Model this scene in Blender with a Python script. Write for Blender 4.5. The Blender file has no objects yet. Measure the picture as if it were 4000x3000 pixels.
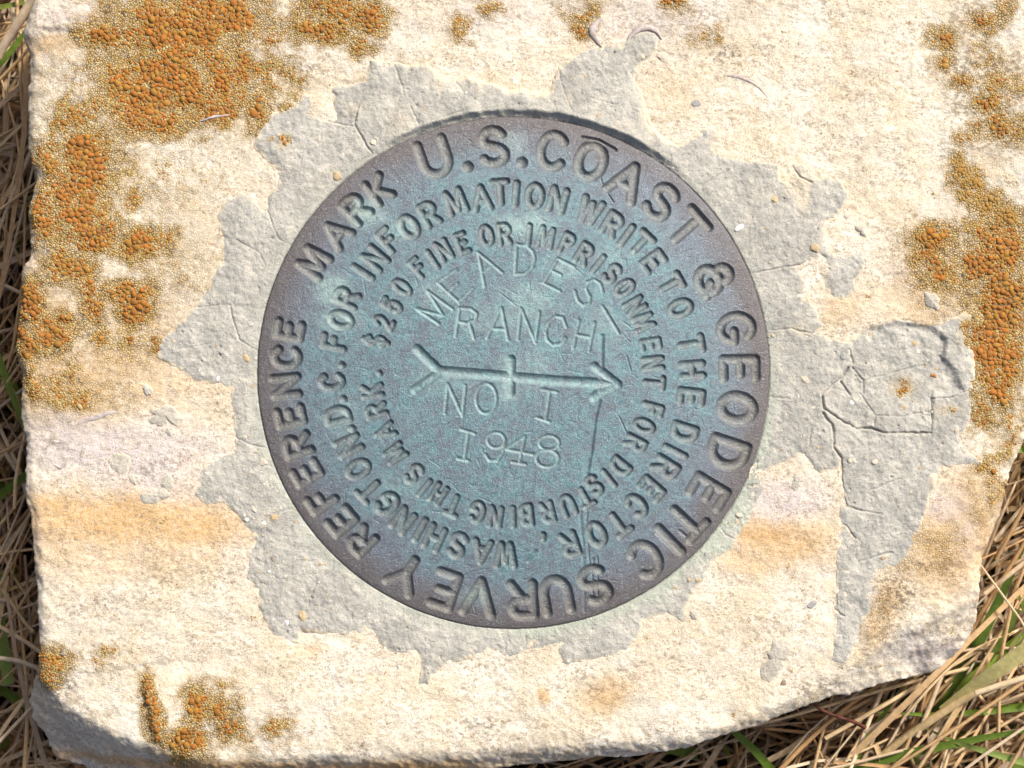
import bpy, math
import numpy as np
rng = np.random.default_rng(1948)
scene = bpy.context.scene
C = scene.collection

# ------------------------------------------------------------------ camera, sky, sun, exposure
PX = 22.472            # photograph pixels (of 4000) per millimetre on the stone's top
D = 300.0              # camera height above the stone's top, mm
cam_d = bpy.data.cameras.new("camera"); cam = bpy.data.objects.new("camera", cam_d); C.objects.link(cam)
cam.location = (0, 0, D / 1000)
cam_d.sensor_width = 36.0; cam_d.lens = 36.0 * D / (4000 / PX)
cam_d.clip_start = 0.01; cam_d.clip_end = 50
cam_d.dof.use_dof = True; cam_d.dof.focus_distance = D / 1000; cam_d.dof.aperture_fstop = 30
scene.camera = cam

SUN_EL, SUN_AZ = math.radians(43), math.radians(42)      # azimuth clockwise from +Y
world = bpy.data.worlds.new("World"); scene.world = world; world.use_nodes = True
wn = world.node_tree.nodes; wl = world.node_tree.links
sky = wn.new("ShaderNodeTexSky"); sky.sky_type = 'NISHITA'; sky.sun_disc = False
sky.sun_elevation = SUN_EL; sky.sun_rotation = SUN_AZ; sky.dust_density = 6.0; sky.air_density = 0.7
wl.new(sky.outputs[0], wn["Background"].inputs[0]); wn["Background"].inputs[1].default_value = 0.115
sun_d = bpy.data.lights.new("sun", 'SUN'); sun_d.energy = 3.9; sun_d.angle = math.radians(7); sun_d.color = (1.0, 0.965, 0.90)
sun = bpy.data.objects.new("sun", sun_d); C.objects.link(sun)
from mathutils import Vector
sdir = Vector((math.sin(SUN_AZ) * math.cos(SUN_EL), math.cos(SUN_AZ) * math.cos(SUN_EL), math.sin(SUN_EL)))
sun.rotation_euler = sdir.to_track_quat('Z', 'Y').to_euler()
sun.location = sdir * 2
scene.view_settings.view_transform = 'Standard'; scene.view_settings.look = 'None'
scene.view_settings.exposure = 0.24; scene.view_settings.gamma = 1

# ------------------------------------------------------------------ numeric helpers (2-D work is in photograph pixels, heights in mm)
def W(px, py): return (px - 2000) / PX, (1500 - py) / PX
_p = rng.integers(0, 512, 4096)
_ga = rng.random(4096).astype(np.float32) * 6.2831853
_gc, _gs = np.cos(_ga), np.sin(_ga)
def vnoise(x, y, seed=0):
    """gradient noise, about 0..1"""
    x = np.asarray(x, np.float64); y = np.asarray(y, np.float64)
    xi = np.floor(x).astype(np.int64); yi = np.floor(y).astype(np.int64)
    fx = (x - xi).astype(np.float32); fy = (y - yi).astype(np.float32)
    u = fx * fx * fx * (fx * (fx * 6 - 15) + 10); v = fy * fy * fy * (fy * (fy * 6 - 15) + 10)
    def g(a, b, dx, dy):
        h = (_p[(xi + a + seed * 131) & 4095] * 8 + _p[(yi + b + seed * 977) & 4095] * 3 + _p[((xi + a) * 31 + (yi + b) * 57 + seed * 13) & 4095]) & 4095
        return _gc[h] * dx + _gs[h] * dy
    a = g(0, 0, fx, fy); b = g(1, 0, fx - 1, fy); c = g(0, 1, fx, fy - 1); d = g(1, 1, fx - 1, fy - 1)
    return 0.5 + 0.72 * ((a + (b - a) * u) * (1 - v) + (c + (d - c) * u) * v)
def fbm(x, y, size, octs=4, seed=0, gain=0.5):
    """value noise in [-1,1]; size = feature size in photograph pixels"""
    s = 0; a = 1; t = 0; f = 1.0 / size
    for o in range(octs):
        ca, sa = math.cos(0.6 * o + seed), math.sin(0.6 * o + seed)
        s = s + a * (vnoise((x * ca - y * sa) * f + 17.3 * o, (x * sa + y * ca) * f + 9.1 * o, seed + o) * 2 - 1)
        t += a; a *= gain; f *= 2.03
    return s / t
def smooth(e0, e1, x):
    t = np.clip((x - e0) / (e1 - e0), 0, 1); return t * t * (3 - 2 * t)
class Field:
    """a regular grid in photograph pixels with bilinear lookup"""
    def __init__(s, x0, y0, x1, y1, step):
        s.x0, s.y0, s.step = x0, y0, step
        s.xs = np.arange(x0, x1 + step, step, dtype=np.float32); s.ys = np.arange(y0, y1 + step, step, dtype=np.float32)
        s.X, s.Y = np.meshgrid(s.xs, s.ys); s.V = None
    def at(s, x, y):
        u = np.clip((np.asarray(x) - s.x0) / s.step, 0, len(s.xs) - 1.001); v = np.clip((np.asarray(y) - s.y0) / s.step, 0, len(s.ys) - 1.001)
        i = u.astype(int); j = v.astype(int); a = u - i; b = v - j; V = s.V
        return (V[j, i] * (1 - a) + V[j, i + 1] * a) * (1 - b) + (V[j + 1, i] * (1 - a) + V[j + 1, i + 1] * a) * b
def poly_sdf(poly, X, Y):
    """signed distance, positive inside"""
    P = np.asarray(poly, np.float32); Q = np.roll(P, -1, 0)
    d2 = np.full(X.shape, 1e12, np.float32); ins = np.zeros(X.shape, bool)
    for (ax, ay), (bx, by) in zip(P, Q):
        ex, ey = bx - ax, by - ay; wx, wy = X - ax, Y - ay
        t = np.clip((wx * ex + wy * ey) / max(ex * ex + ey * ey, 1e-6), 0, 1)
        dx = wx - ex * t; dy = wy - ey * t
        np.minimum(d2, dx * dx + dy * dy, out=d2)
        c = ((ay > Y) != (by > Y))
        if ey != 0: ins ^= c & (wx < ex * (wy / ey))
    d = np.sqrt(d2); return np.where(ins, d, -d)
def poly_field(poly, step=9):
    f = Field(-420, -620, 4620, 3420, step); f.V = poly_sdf(poly, f.X, f.Y); return f
def carve(F, H, pts, w, depth, power=2.0, lip=0.0, owner=None, oid=0, wob=0):
    """deepen array H (a groove map, positive = depth mm) along a polyline"""
    pts = [np.array(p, float) for p in pts]
    for a, b in zip(pts[:-1], pts[1:]) if len(pts) > 1 else [(pts[0], pts[0])]:
        m = w * 1.1 + 3
        i0 = max(int((min(a[0], b[0]) - m - F.x0) / F.step), 0); i1 = min(int((max(a[0], b[0]) + m - F.x0) / F.step) + 2, len(F.xs))
        j0 = max(int((min(a[1], b[1]) - m - F.y0) / F.step), 0); j1 = min(int((max(a[1], b[1]) + m - F.y0) / F.step) + 2, len(F.ys))
        if i1 <= i0 or j1 <= j0: continue
        X = F.X[j0:j1, i0:i1]; Y = F.Y[j0:j1, i0:i1]
        e = b - a; L = max(float(e @ e), 1e-6); wx = X - a[0]; wy = Y - a[1]
        t = np.clip((wx * e[0] + wy * e[1]) / L, 0, 1)
        d = np.hypot(wx - e[0] * t, wy - e[1] * t)
        if wob: d = d + wob * vnoise(X / 9, Y / 9, 3)
        g = depth * np.clip(1 - (d / w) ** power, 0, 1)
        S = H[j0:j1, i0:i1]
        if owner is not None:
            O = owner[j0:j1, i0:i1]; O[(g > S) & (g > 0.12 * depth)] = oid
        np.maximum(S, g, out=S)

def mesh_from(name, V, Fq, mat=None, smooth_shade=True, attrs=None, normals=None):
    V = np.asarray(V, np.float32); Fq = np.asarray(Fq, np.int32); k = Fq.shape[1]
    me = bpy.data.meshes.new(name)
    me.vertices.add(len(V)); me.vertices.foreach_set("co", V.ravel())
    me.loops.add(Fq.size); me.loops.foreach_set("vertex_index", Fq.ravel())
    me.polygons.add(len(Fq)); me.polygons.foreach_set("loop_start", np.arange(len(Fq), dtype=np.int32) * k)
    me.polygons.foreach_set("loop_total", np.full(len(Fq), k, np.int32))
    me.polygons.foreach_set("use_smooth", np.full(len(Fq), smooth_shade, bool))
    for an, arr in (attrs or {}).items():
        a = me.attributes.new(an, 'FLOAT_COLOR', 'POINT'); a.data.foreach_set("color", np.asarray(arr, np.float32).ravel())
    me.update(calc_edges=True); me.validate()
    if normals is not None: me.normals_split_custom_set_from_vertices(normals)
    if mat: me.materials.append(mat)
    return me
def obj(name, data, parent=None, label=None, cat=None, group=None, kind=None):
    o = bpy.data.objects.new(name, data); C.objects.link(o)
    if parent: o.parent = parent
    if label: o["label"] = label
    if cat: o["category"] = cat
    if group: o["group"] = group
    if kind: o["kind"] = kind
    return o
def grid_faces(ny, nx):
    i = np.arange(ny * nx).reshape(ny, nx)
    return i[:-1, :-1], i[1:, :-1], i[1:, 1:], i[:-1, 1:]      # image y runs down: this order faces up
def compact(V, Fq, *extra):
    u, inv = np.unique(Fq, return_inverse=True)
    return (V[u], inv.reshape(Fq.shape)) + tuple(e[u] for e in extra)

# ------------------------------------------------------------------ materials
class Mat:
    def __init__(s, name, rough=0.85, spec=0.3):
        s.m = bpy.data.materials.new(name); s.m.use_nodes = True; s.n = s.m.node_tree.nodes; s.l = s.m.node_tree.links
        s.b = s.n["Principled BSDF"]; s.b.inputs["Roughness"].default_value = rough; s.b.inputs["Specular IOR Level"].default_value = spec
        s.tc = s.n.new("ShaderNodeTexCoord").outputs["Object"]
    def link(s, a, b): s.l.new(a, b)
    def noise(s, scale, detail=4, rough=0.55, stretch=None, dist=0.0):
        n = s.n.new("ShaderNodeTexNoise"); n.inputs["Scale"].default_value = scale; n.inputs["Detail"].default_value = detail
        n.inputs["Roughness"].default_value = rough; n.inputs["Distortion"].default_value = dist
        src = s.tc
        if stretch:
            mp = s.n.new("ShaderNodeMapping"); mp.inputs["Scale"].default_value = stretch[:3]
            mp.inputs["Rotation"].default_value = (0, 0, stretch[3]); s.link(src, mp.inputs[0]); src = mp.outputs[0]
        s.link(src, n.inputs["Vector"]); return n.outputs[0]
    def voronoi(s, scale, feature='DISTANCE_TO_EDGE'):
        n = s.n.new("ShaderNodeTexVoronoi"); n.feature = feature; n.inputs["Scale"].default_value = scale
        s.link(s.tc, n.inputs["Vector"]); return n
    def rng(s, v, a, b, c=0.0, d=1.0):
        n = s.n.new("ShaderNodeMapRange"); n.interpolation_type = 'SMOOTHSTEP'
        for i, x in zip((1, 2, 3, 4), (a, b, c, d)): n.inputs[i].default_value = x
        s.link(v, n.inputs[0]); return n.outputs[0]
    def mix(s, f, a, b, mode='MIX'):
        n = s.n.new("ShaderNodeMix"); n.data_type = 'RGBA'; n.blend_type = mode
        for sock, v in ((n.inputs[0], f), (n.inputs[6], a), (n.inputs[7], b)):
            if hasattr(v, "is_linked") or isinstance(v, bpy.types.NodeSocket): s.link(v, sock)
            elif isinstance(v, tuple): sock.default_value = v + (1,) if len(v) == 3 else v
            else: sock.default_value = v
        return n.outputs[2]
    def math(s, op, a, b=0.0):
        n = s.n.new("ShaderNodeMath"); n.operation = op
        for sock, v in ((n.inputs[0], a), (n.inputs[1], b)):
            if isinstance(v, bpy.types.NodeSocket): s.link(v, sock)
            else: sock.default_value = v
        return n.outputs[0]
    def attr(s, name):
        n = s.n.new("ShaderNodeAttribute"); n.attribute_name = name; sp = s.n.new("ShaderNodeSeparateColor"); s.link(n.outputs[0], sp.inputs[0])
        return n, sp.outputs
    def bump(s, h, dist, strength=1.0, prev=None):
        n = s.n.new("ShaderNodeBump"); n.inputs["Distance"].default_value = dist; n.inputs["Strength"].default_value = strength
        s.link(h, n.inputs["Height"])
        if prev is not None: s.link(prev, n.inputs["Normal"])
        return n.outputs[0]
    def done(s, col, normal=None, rough=None):
        s.link(col, s.b.inputs["Base Color"])
        if normal is not None: s.link(normal, s.b.inputs["Normal"])
        if rough is not None: s.link(rough, s.b.inputs["Roughness"])
        return s.m

def make_stone():
    m = Mat("weathered limestone", 0.95, 0.15)
    a1, k = m.attr("stain"); a2, q = m.attr("growth")
    n1 = m.noise(110, 5); n2 = m.noise(1100, 5, 0.7, (1, 1.3, 1, 0.25)); n3 = m.noise(3300, 4, 0.75); n4 = m.noise(360, 6, 0.75, (1, 1.35, 1, 0.3)); n5 = m.noise(1900, 4, 0.7)
    base = m.mix(m.rng(n1, 0.38, 0.62), (0.71, 0.615, 0.455), (0.80, 0.74, 0.62))
    n6 = m.noise(55, 4, 0.6); clump = m.rng(m.noise(170, 4, 0.6), 0.36, 0.62, 0.25, 1.0)
    base = m.mix(m.math('MULTIPLY', m.rng(n6, 0.45, 0.62), 0.4), base, (0.60, 0.505, 0.375))
    base = m.mix(m.math('MULTIPLY', m.rng(n4, 0.50, 0.68), 0.5), base, (0.53, 0.42, 0.275))
    base = m.mix(m.math('MULTIPLY', m.rng(n4, 0.47, 0.34), 0.6), base, (0.86, 0.82, 0.74))
    base = m.mix(m.math('MULTIPLY', k[0], m.rng(n2, 0.25, 0.62, 0.55, 1.0)), base, (0.62, 0.36, 0.12))       # ochre iron stain
    base = m.mix(m.math('MULTIPLY', k[1], m.rng(n4, 0.3, 0.6, 0.4, 0.95)), base, (0.60, 0.53, 0.53))         # lilac grey bed
    base = m.mix(m.math('MULTIPLY', m.math('MULTIPLY', m.rng(n2, 0.49, 0.63), clump), 0.75), base, (0.41, 0.315, 0.20))                  # tan grains
    base = m.mix(m.math('MULTIPLY', m.math('MULTIPLY', m.rng(n5, 0.53, 0.66), clump), 0.85), base, (0.27, 0.20, 0.15))                   # brown specks
    base = m.mix(m.math('MULTIPLY', m.rng(n3, 0.56, 0.70), 0.75), base, (0.22, 0.18, 0.16))                  # grey specks
    base = m.mix(m.math('MULTIPLY', m.rng(n3, 0.45, 0.32), 0.6), base, (0.90, 0.87, 0.81))
    # grey-black film
    base = m.mix(m.math('MULTIPLY', k[2], m.rng(n2, 0.44, 0.58)), base, (0.12, 0.105, 0.095))
    # thin golden crust between and around the areoles
    ve = m.voronoi(2300)
    gold = m.mix(m.rng(m.noise(700, 3), 0.35, 0.65), (0.58, 0.42, 0.19), (0.50, 0.30, 0.075))
    gold = m.mix(m.rng(ve.outputs["Distance"], 0.02, 0.16), (0.085, 0.07, 0.055), gold)
    cov = m.math('MULTIPLY', q[0], m.rng(n2, 0.25, 0.55, 0.45, 1.0))
    base = m.mix(cov, base, gold)
    base = m.mix(m.math('MULTIPLY', q[1], 0.7), base, (0.19, 0.155, 0.11))                                   # dark prothallus under the areoles
    nb = m.bump(n3, 0.0002, 0.75, m.bump(n2, 0.00036, 0.75))
    nb = m.bump(m.math('MULTIPLY', m.rng(ve.outputs["Distance"], 0.0, 0.3), q[0]), 0.00012, 0.8, nb)
    return m.done(base, nb)
def make_mortar():
    m = Mat("grey lime mortar", 0.92, 0.2)
    a1, k = m.attr("stain")
    n1 = m.noise(150, 5); n2 = m.noise(800, 6, 0.65); n3 = m.noise(3300, 3, 0.7); n4 = m.noise(380, 6, 0.7)
    base = m.mix(m.rng(n1, 0.38, 0.62), (0.36, 0.35, 0.31), (0.46, 0.443, 0.39))
    base = m.mix(m.math('MULTIPLY', m.rng(n4, 0.5, 0.68), 0.65), base, (0.63, 0.58, 0.49))
    base = m.mix(m.math('MULTIPLY', m.rng(n4, 0.47, 0.33), 0.5), base, (0.31, 0.30, 0.28))
    base = m.mix(m.math('MULTIPLY', m.rng(n2, 0.54, 0.70), 0.4), base, (0.62, 0.57, 0.48))
    base = m.mix(m.math('MULTIPLY', m.rng(n2, 0.44, 0.30), 0.35), base, (0.27, 0.26, 0.24))
    base = m.mix(k[0], base, (0.66, 0.56, 0.41))            # limewash and dust of the stone
    base = m.mix(m.math('MULTIPLY', k[1], 0.75), base, (0.42, 0.48, 0.38))            # copper run-off
    base = m.mix(m.math('MULTIPLY', m.rng(n3, 0.58, 0.68), 0.75), base, (0.13, 0.12, 0.11))
    base = m.mix(m.math('MULTIPLY', m.rng(n3, 0.40, 0.30), 0.5), base, (0.72, 0.68, 0.6))
    base = m.mix(m.math('MULTIPLY', k[2], 0.8), base, (0.46, 0.31, 0.11))
    nb = m.bump(n3, 0.00016, 0.7, m.bump(n2, 0.00045, 0.8))
    return m.done(base, nb)
def make_bronze():
    m = Mat("patinated bronze", 0.5, 0.5)
    a1, k = m.attr("patina")
    n1 = m.noise(260, 6, 0.6); n2 = m.noise(1300, 5, 0.7); n3 = m.noise(4300, 3, 0.75); n4 = m.noise(620, 6, 0.7)
    base = m.mix(m.rng(n4, 0.35, 0.65), (0.128, 0.142, 0.172), (0.172, 0.192, 0.225))
    teal = m.mix(m.rng(n2, 0.35, 0.65), (0.085, 0.178, 0.205), (0.165, 0.305, 0.32))
    base = m.mix(m.math('MULTIPLY', k[0], m.rng(n4, 0.36, 0.58, 0.2, 1.0)), base, teal)
    base = m.mix(k[1], base, (0.125, 0.105, 0.098))            # bare brown rim
    base = m.mix(m.math('MULTIPLY', a1.outputs["Alpha"], m.rng(n2, 0.4, 0.6, 0.4, 0.8)), base, (0.185, 0.182, 0.160))   # cast letters: brown bronze
    base = m.mix(m.math('MULTIPLY', k[2], m.rng(n2, 0.3, 0.6, 0.5, 1.0)), base, (0.38, 0.53, 0.49))             # thick verdigris
    base = m.mix(m.math('MULTIPLY', m.rng(n3, 0.56, 0.67), 0.42), base, (0.55, 0.62, 0.64))   # metallic sparkle painted into the colour as pale specks
    base = m.mix(m.math('MULTIPLY', m.rng(n3, 0.44, 0.33), 0.38), base, (0.06, 0.07, 0.075))
    sc = m.noise(900, 3, 0.6, (1, 9, 1, 0.7)); nb = m.bump(sc, 0.00006, 0.6)
    nb = m.bump(n3, 0.00012, 0.9, m.bump(n2, 0.0002, 0.7, nb))
    m.b.inputs["Metallic"].default_value = 0.35
    return m.done(base, nb, m.rng(n2, 0.3, 0.7, 0.36, 0.56))
def make_areole(use_attr):
    m = Mat("orange lichen", 0.75, 0.25)
    if use_attr: n = m.n.new("ShaderNodeAttribute"); n.attribute_name = "tint"; col = n.outputs[0]
    else: n = m.n.new("ShaderNodeObjectInfo"); col = n.outputs["Color"]
    nz = m.noise(3000, 3)
    base = m.mix(m.rng(nz, 0.35, 0.7, 0.0, 0.35), col, (0.50, 0.36, 0.10))
    return m.done(base, m.bump(nz, 0.0001, 0.6))
def make_plain(name, a, b, scale, rough=0.85, bump=0.0002, stretch=None, tint=None):
    m = Mat(name, rough, 0.25); n = m.noise(scale, 5, 0.6, stretch)
    col = m.mix(m.rng(n, 0.32, 0.68), a, b)
    if tint:
        t = m.n.new("ShaderNodeAttribute"); t.attribute_name = tint; col = m.mix(1.0, col, t.outputs[0], 'MULTIPLY')
    return m.done(col, m.bump(n, bump, 0.7))
M_stone = make_stone(); M_mortar = make_mortar(); M_bronze = make_bronze()
M_areole = make_areole(False); M_crust = make_areole(True)
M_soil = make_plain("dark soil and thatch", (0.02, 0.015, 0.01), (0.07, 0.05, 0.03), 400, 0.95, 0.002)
M_straw = make_plain("dry straw", (0.78, 0.72, 0.64), (1.0, 0.96, 0.9), 900, 0.55, 0.0001, None, "tint")
M_chip = make_plain("pale limestone chip", (0.62, 0.52, 0.38), (0.78, 0.70, 0.58), 1500)
M_white = make_plain("white chip", (0.72, 0.69, 0.64), (0.85, 0.83, 0.78), 1500)
M_tan = make_plain("tan chip", (0.50, 0.36, 0.19), (0.66, 0.52, 0.33), 1500)
M_grey = make_plain("grey chip", (0.30, 0.30, 0.29), (0.46, 0.45, 0.43), 1500)
M_brown = make_plain("brown chip", (0.25, 0.18, 0.12), (0.36, 0.27, 0.19), 1500)
M_shell = make_plain("fossil shell", (0.34, 0.28, 0.25), (0.52, 0.46, 0.43), 1200)
M_twig = make_plain("red brown twig bark", (0.07, 0.02, 0.012), (0.14, 0.05, 0.03), 900, 0.5)

# ------------------------------------------------------------------ traced outlines (photograph pixels)
SIL = [(127,-10),(95,63),(79,120),(89,165),(104,190),(104,316),(95,354),(101,443),(98,570),(114,633),(138,690),(120,747),(104,823),(111,949),(112,1010),(82,1038),
 (73,1057),(73,1146),(54,1329),(57,1405),(76,1456),(70,1633),(89,1728),(89,1950),(112,2013),(120,2140),(136,2298),(142,2456),(150,2539),(130,2640),
 (60,2770),(69,2857),(93,2929),(119,3012),(186,3040),(299,3080),(700,3130),(1200,3125),(1700,3085),(1971,3020),(2249,2990),(2338,2972),(2458,2978),(2566,2955),(2700,2930),
 (2758,2903),(2973,2845),(3087,2792),(3271,2728),(3340,2728),(3499,2680),(3625,2668),(3714,2640),(3765,2585),(3822,2500),(3842,2420),(3836,2345),(3840,2268),(3852,2184),
 (3882,2114),(3916,2030),(3945,1886),(3965,1823),(4010,1728),(4080,1500),(4190,1200),(4260,600),(4270,0),(4220,-260),(4000,-330),(2800,-340),(1500,-350),(500,-300),(230,-150)]
CREST = [(150,-5),(118,70),(100,125),(108,165),(122,195),(122,316),(114,354),(119,443),(116,570),(132,633),(158,690),(138,747),(122,823),(129,949),(130,1010),(102,1042),
 (92,1065),(92,1146),(74,1329),(76,1405),(95,1456),(88,1633),(107,1728),(107,1950),(130,2013),(138,2140),(154,2298),(160,2456),(166,2560),(168,2659),
 (209,2735),(316,2817),(443,2880),(525,2918),(570,2918),(608,2937),(741,2969),(823,2988),(1050,2985),(1300,2963),(1490,2975),(1806,2956),(1996,2937),(2313,2925),(2692,2899),
 (2980,2798),(3170,2728),(3270,2665),(3330,2620),(3423,2545),(3549,2463),(3690,2390),(3790,2300),(3805,2190),(3840,2110),(3890,2010),(3920,1886),(3940,1823),(3985,1728),
 (4055,1500),(4165,1200),(4235,600),(4240,0),(4190,-230),(3990,-300),(2800,-310),(1500,-320),(510,-270),(250,-130)]
MORTAR = [(614,1392),(633,1329),(684,1272),(715,1253),(747,1209),(791,1158),(810,1095),(842,1044),(867,1030),(867,949),(848,854),(873,785),(930,740),(987,772),(1032,816),(1044,772),(1089,715),
 (1082,665),(1038,620),(987,570),(1006,525),(1038,481),(1070,437),(1139,430),(1165,392),(1190,361),(1215,373),(1228,420),(1221,456),(1262,470),(1304,456),(1300,400),(1304,335),(1330,340),(1420,310),
 (1452,234),(1515,240),(1604,259),(1667,247),(1718,291),(1756,323),(1825,304),(1971,354),(2104,373),(2154,361),(2180,272),(2237,221),(2313,177),(2427,177),(2480,130),(2521,114),(2575,140),(2560,200),(2502,253),
 (2477,304),(2515,392),(2540,506),(2600,557),(2650,570),(2727,532),(2752,494),(2796,506),(2790,595),(2853,608),(2973,633),(3043,645),(3050,700),(3080,720),(3100,660),(3094,633),(3144,645),(3182,690),(3233,690),(3290,709),
 (3315,759),(3284,835),(3220,867),(3220,949),(3264,987),(3372,981),(3378,1050),(3328,1095),(3366,1152),(3265,1177),(3201,1095),(3225,1020),(3205,1008),(3125,1055),(3144,1127),(3157,1171),(3195,1221),(3220,1266),(3189,1297),(3233,1316),
 (3300,1340),(3353,1304),(3410,1268),(3518,1249),(3644,1265),(3714,1247),(3771,1215),(3800,1230),(3770,1290),(3790,1350),(3809,1380),(3802,1506),(3796,1633),(3752,1696),(3783,1772),(3853,1810),(3771,1816),(3676,1823),(3638,1918),(3619,2013),
 (3587,2077),(3575,2165),(3518,2203),(3442,2266),(3423,2380),(3360,2488),(3321,2570),(3290,2608),(3252,2583),(3258,2431),(3265,2140),(3277,1988),(3288,1930),(3271,1829),(3200,1850),(3132,1778),(3037,1823),(2970,1850),(3000,1900),
 (2942,1988),(2910,2064),(2872,2133),(2790,2197),(2752,2260),(2700,2330),(2676,2380),(2690,2440),(2640,2425),(2591,2399),(2515,2425),(2496,2500),(2427,2558),(2262,2583),(2205,2596),(2180,2532),(2110,2532),(1996,2570),(1908,2545),(1832,2577),(1743,2589),
 (1690,2640),(1673,2678),(1623,2678),(1648,2621),(1642,2558),(1560,2551),(1509,2539),(1446,2469),(1363,2482),(1234,2469),(1171,2456),(1165,2507),(1114,2520),(1063,2475),(1013,2380),(1006,2317),(968,2254),(962,2153),(1000,2115),(930,2013),(867,1963),
 (804,1968),(760,1937),(791,1823),(911,1760),(918,1715),(911,1633),(899,1570),(905,1519),(848,1506),(772,1494),(715,1456)]
RECESS = [(3330,1330),(3350,1300),(3410,1270),(3518,1254),(3644,1270),(3706,1325),(3695,1390),(3735,1450),(3770,1530),(3650,1560),(3645,1690),(3630,1830),(3600,2000),(3560,2150),(3440,2262),(3330,2560),(3290,2600),(3257,2580),(3264,2140),(3284,1930),(3262,1790),(3215,1560),(3270,1480)]
f_sil = poly_field(SIL); f_crest = poly_field(CREST); f_mort = poly_field(MORTAR, 6); f_rec = poly_field(RECESS)
DX, DY, DR = 2006.0, 1456.0, 1000.0      # the disk

def blobs(X, Y, L):
    v = np.zeros(np.shape(X), np.float32)
    for b in L:
        x, y, rx, ry = b[:4]; s = b[4] if len(b) > 4 else 1.0; r = math.radians(b[5]) if len(b) > 5 else 0
        dx, dy = X - x, Y - y; u = (dx * math.cos(r) + dy * math.sin(r)) / rx; w = (-dx * math.sin(r) + dy * math.cos(r)) / ry
        np.maximum(v, s * np.exp(-0.8 * (u * u + w * w) ** 1.5), out=v)
    return v
OCHRE = [(480,2030,500,120,.9),(450,2160,420,120,.5),(180,1350,150,260,.6),(3820,2080,120,220,.7),(600,1480,260,110,.45),(3100,2120,170,90,.8),(780,2060,200,90,.9),(250,1980,180,60,.9),(250,1500,230,150,.7),(420,1420,260,90,.6),(200,170,160,40,.6),(3010,2090,190,70,.9),(2920,2180,140,70,.6),(3700,2150,150,200,.75),
 (3800,1950,110,150,.6),(3640,1100,150,180,.45),(160,1180,120,300,.35),(3450,2400,60,150,.55,25),(700,1330,140,110,.5),(560,1250,150,110,.4),(2370,2710,110,60,.75,-20),(2130,2715,28,36,.9),(150,2570,60,60,.8),(1200,2540,60,30,.5),(3180,760,120,60,.3),
 (900,1250,60,60,.2),(2600,330,500,200,.12),(2750,700,300,200,.12),(800,3010,900,30,.9),(1500,3020,500,40,1.0),(3280,1200,90,90,.4)]
LILAC = [(450,1760,380,110,.9),(250,1700,180,90,.8),(620,1850,200,80,.8),(3080,1960,170,80,.8),(3700,1980,90,60,.6),(300,70,180,60,.5),(2500,80,400,90,.45),(3550,1060,90,60,.5),(1900,60,300,70,.4),(3760,2100,60,80,.5),(3650,2560,160,70,.7),(1050,130,60,80,.7)]
DARKF = [(3860,330,150,150,.8),(3800,100,120,110,.5),(3720,260,70,40,.8),(3500,2320,90,70,.8),(3450,2400,60,100,.7,25),(3640,2230,120,60,.5),(2750,150,70,35,.5),(2850,220,50,25,.7),(2700,60,160,60,.3),(1900,2830,90,30,.6),(600,1820,70,60,.4),(250,1740,100,30,.4),
 (3610,1000,60,60,.4),(1130,280,120,90,.4),(720,2250,200,70,.3),(3200,2680,90,40,.5),(240,2680,50,40,.7),(2330,2700,40,30,.6),(3570,1900,60,60,.4),(3850,1180,80,50,.3),(450,2370,200,80,.2),(3850,560,130,60,.5)]

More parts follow.
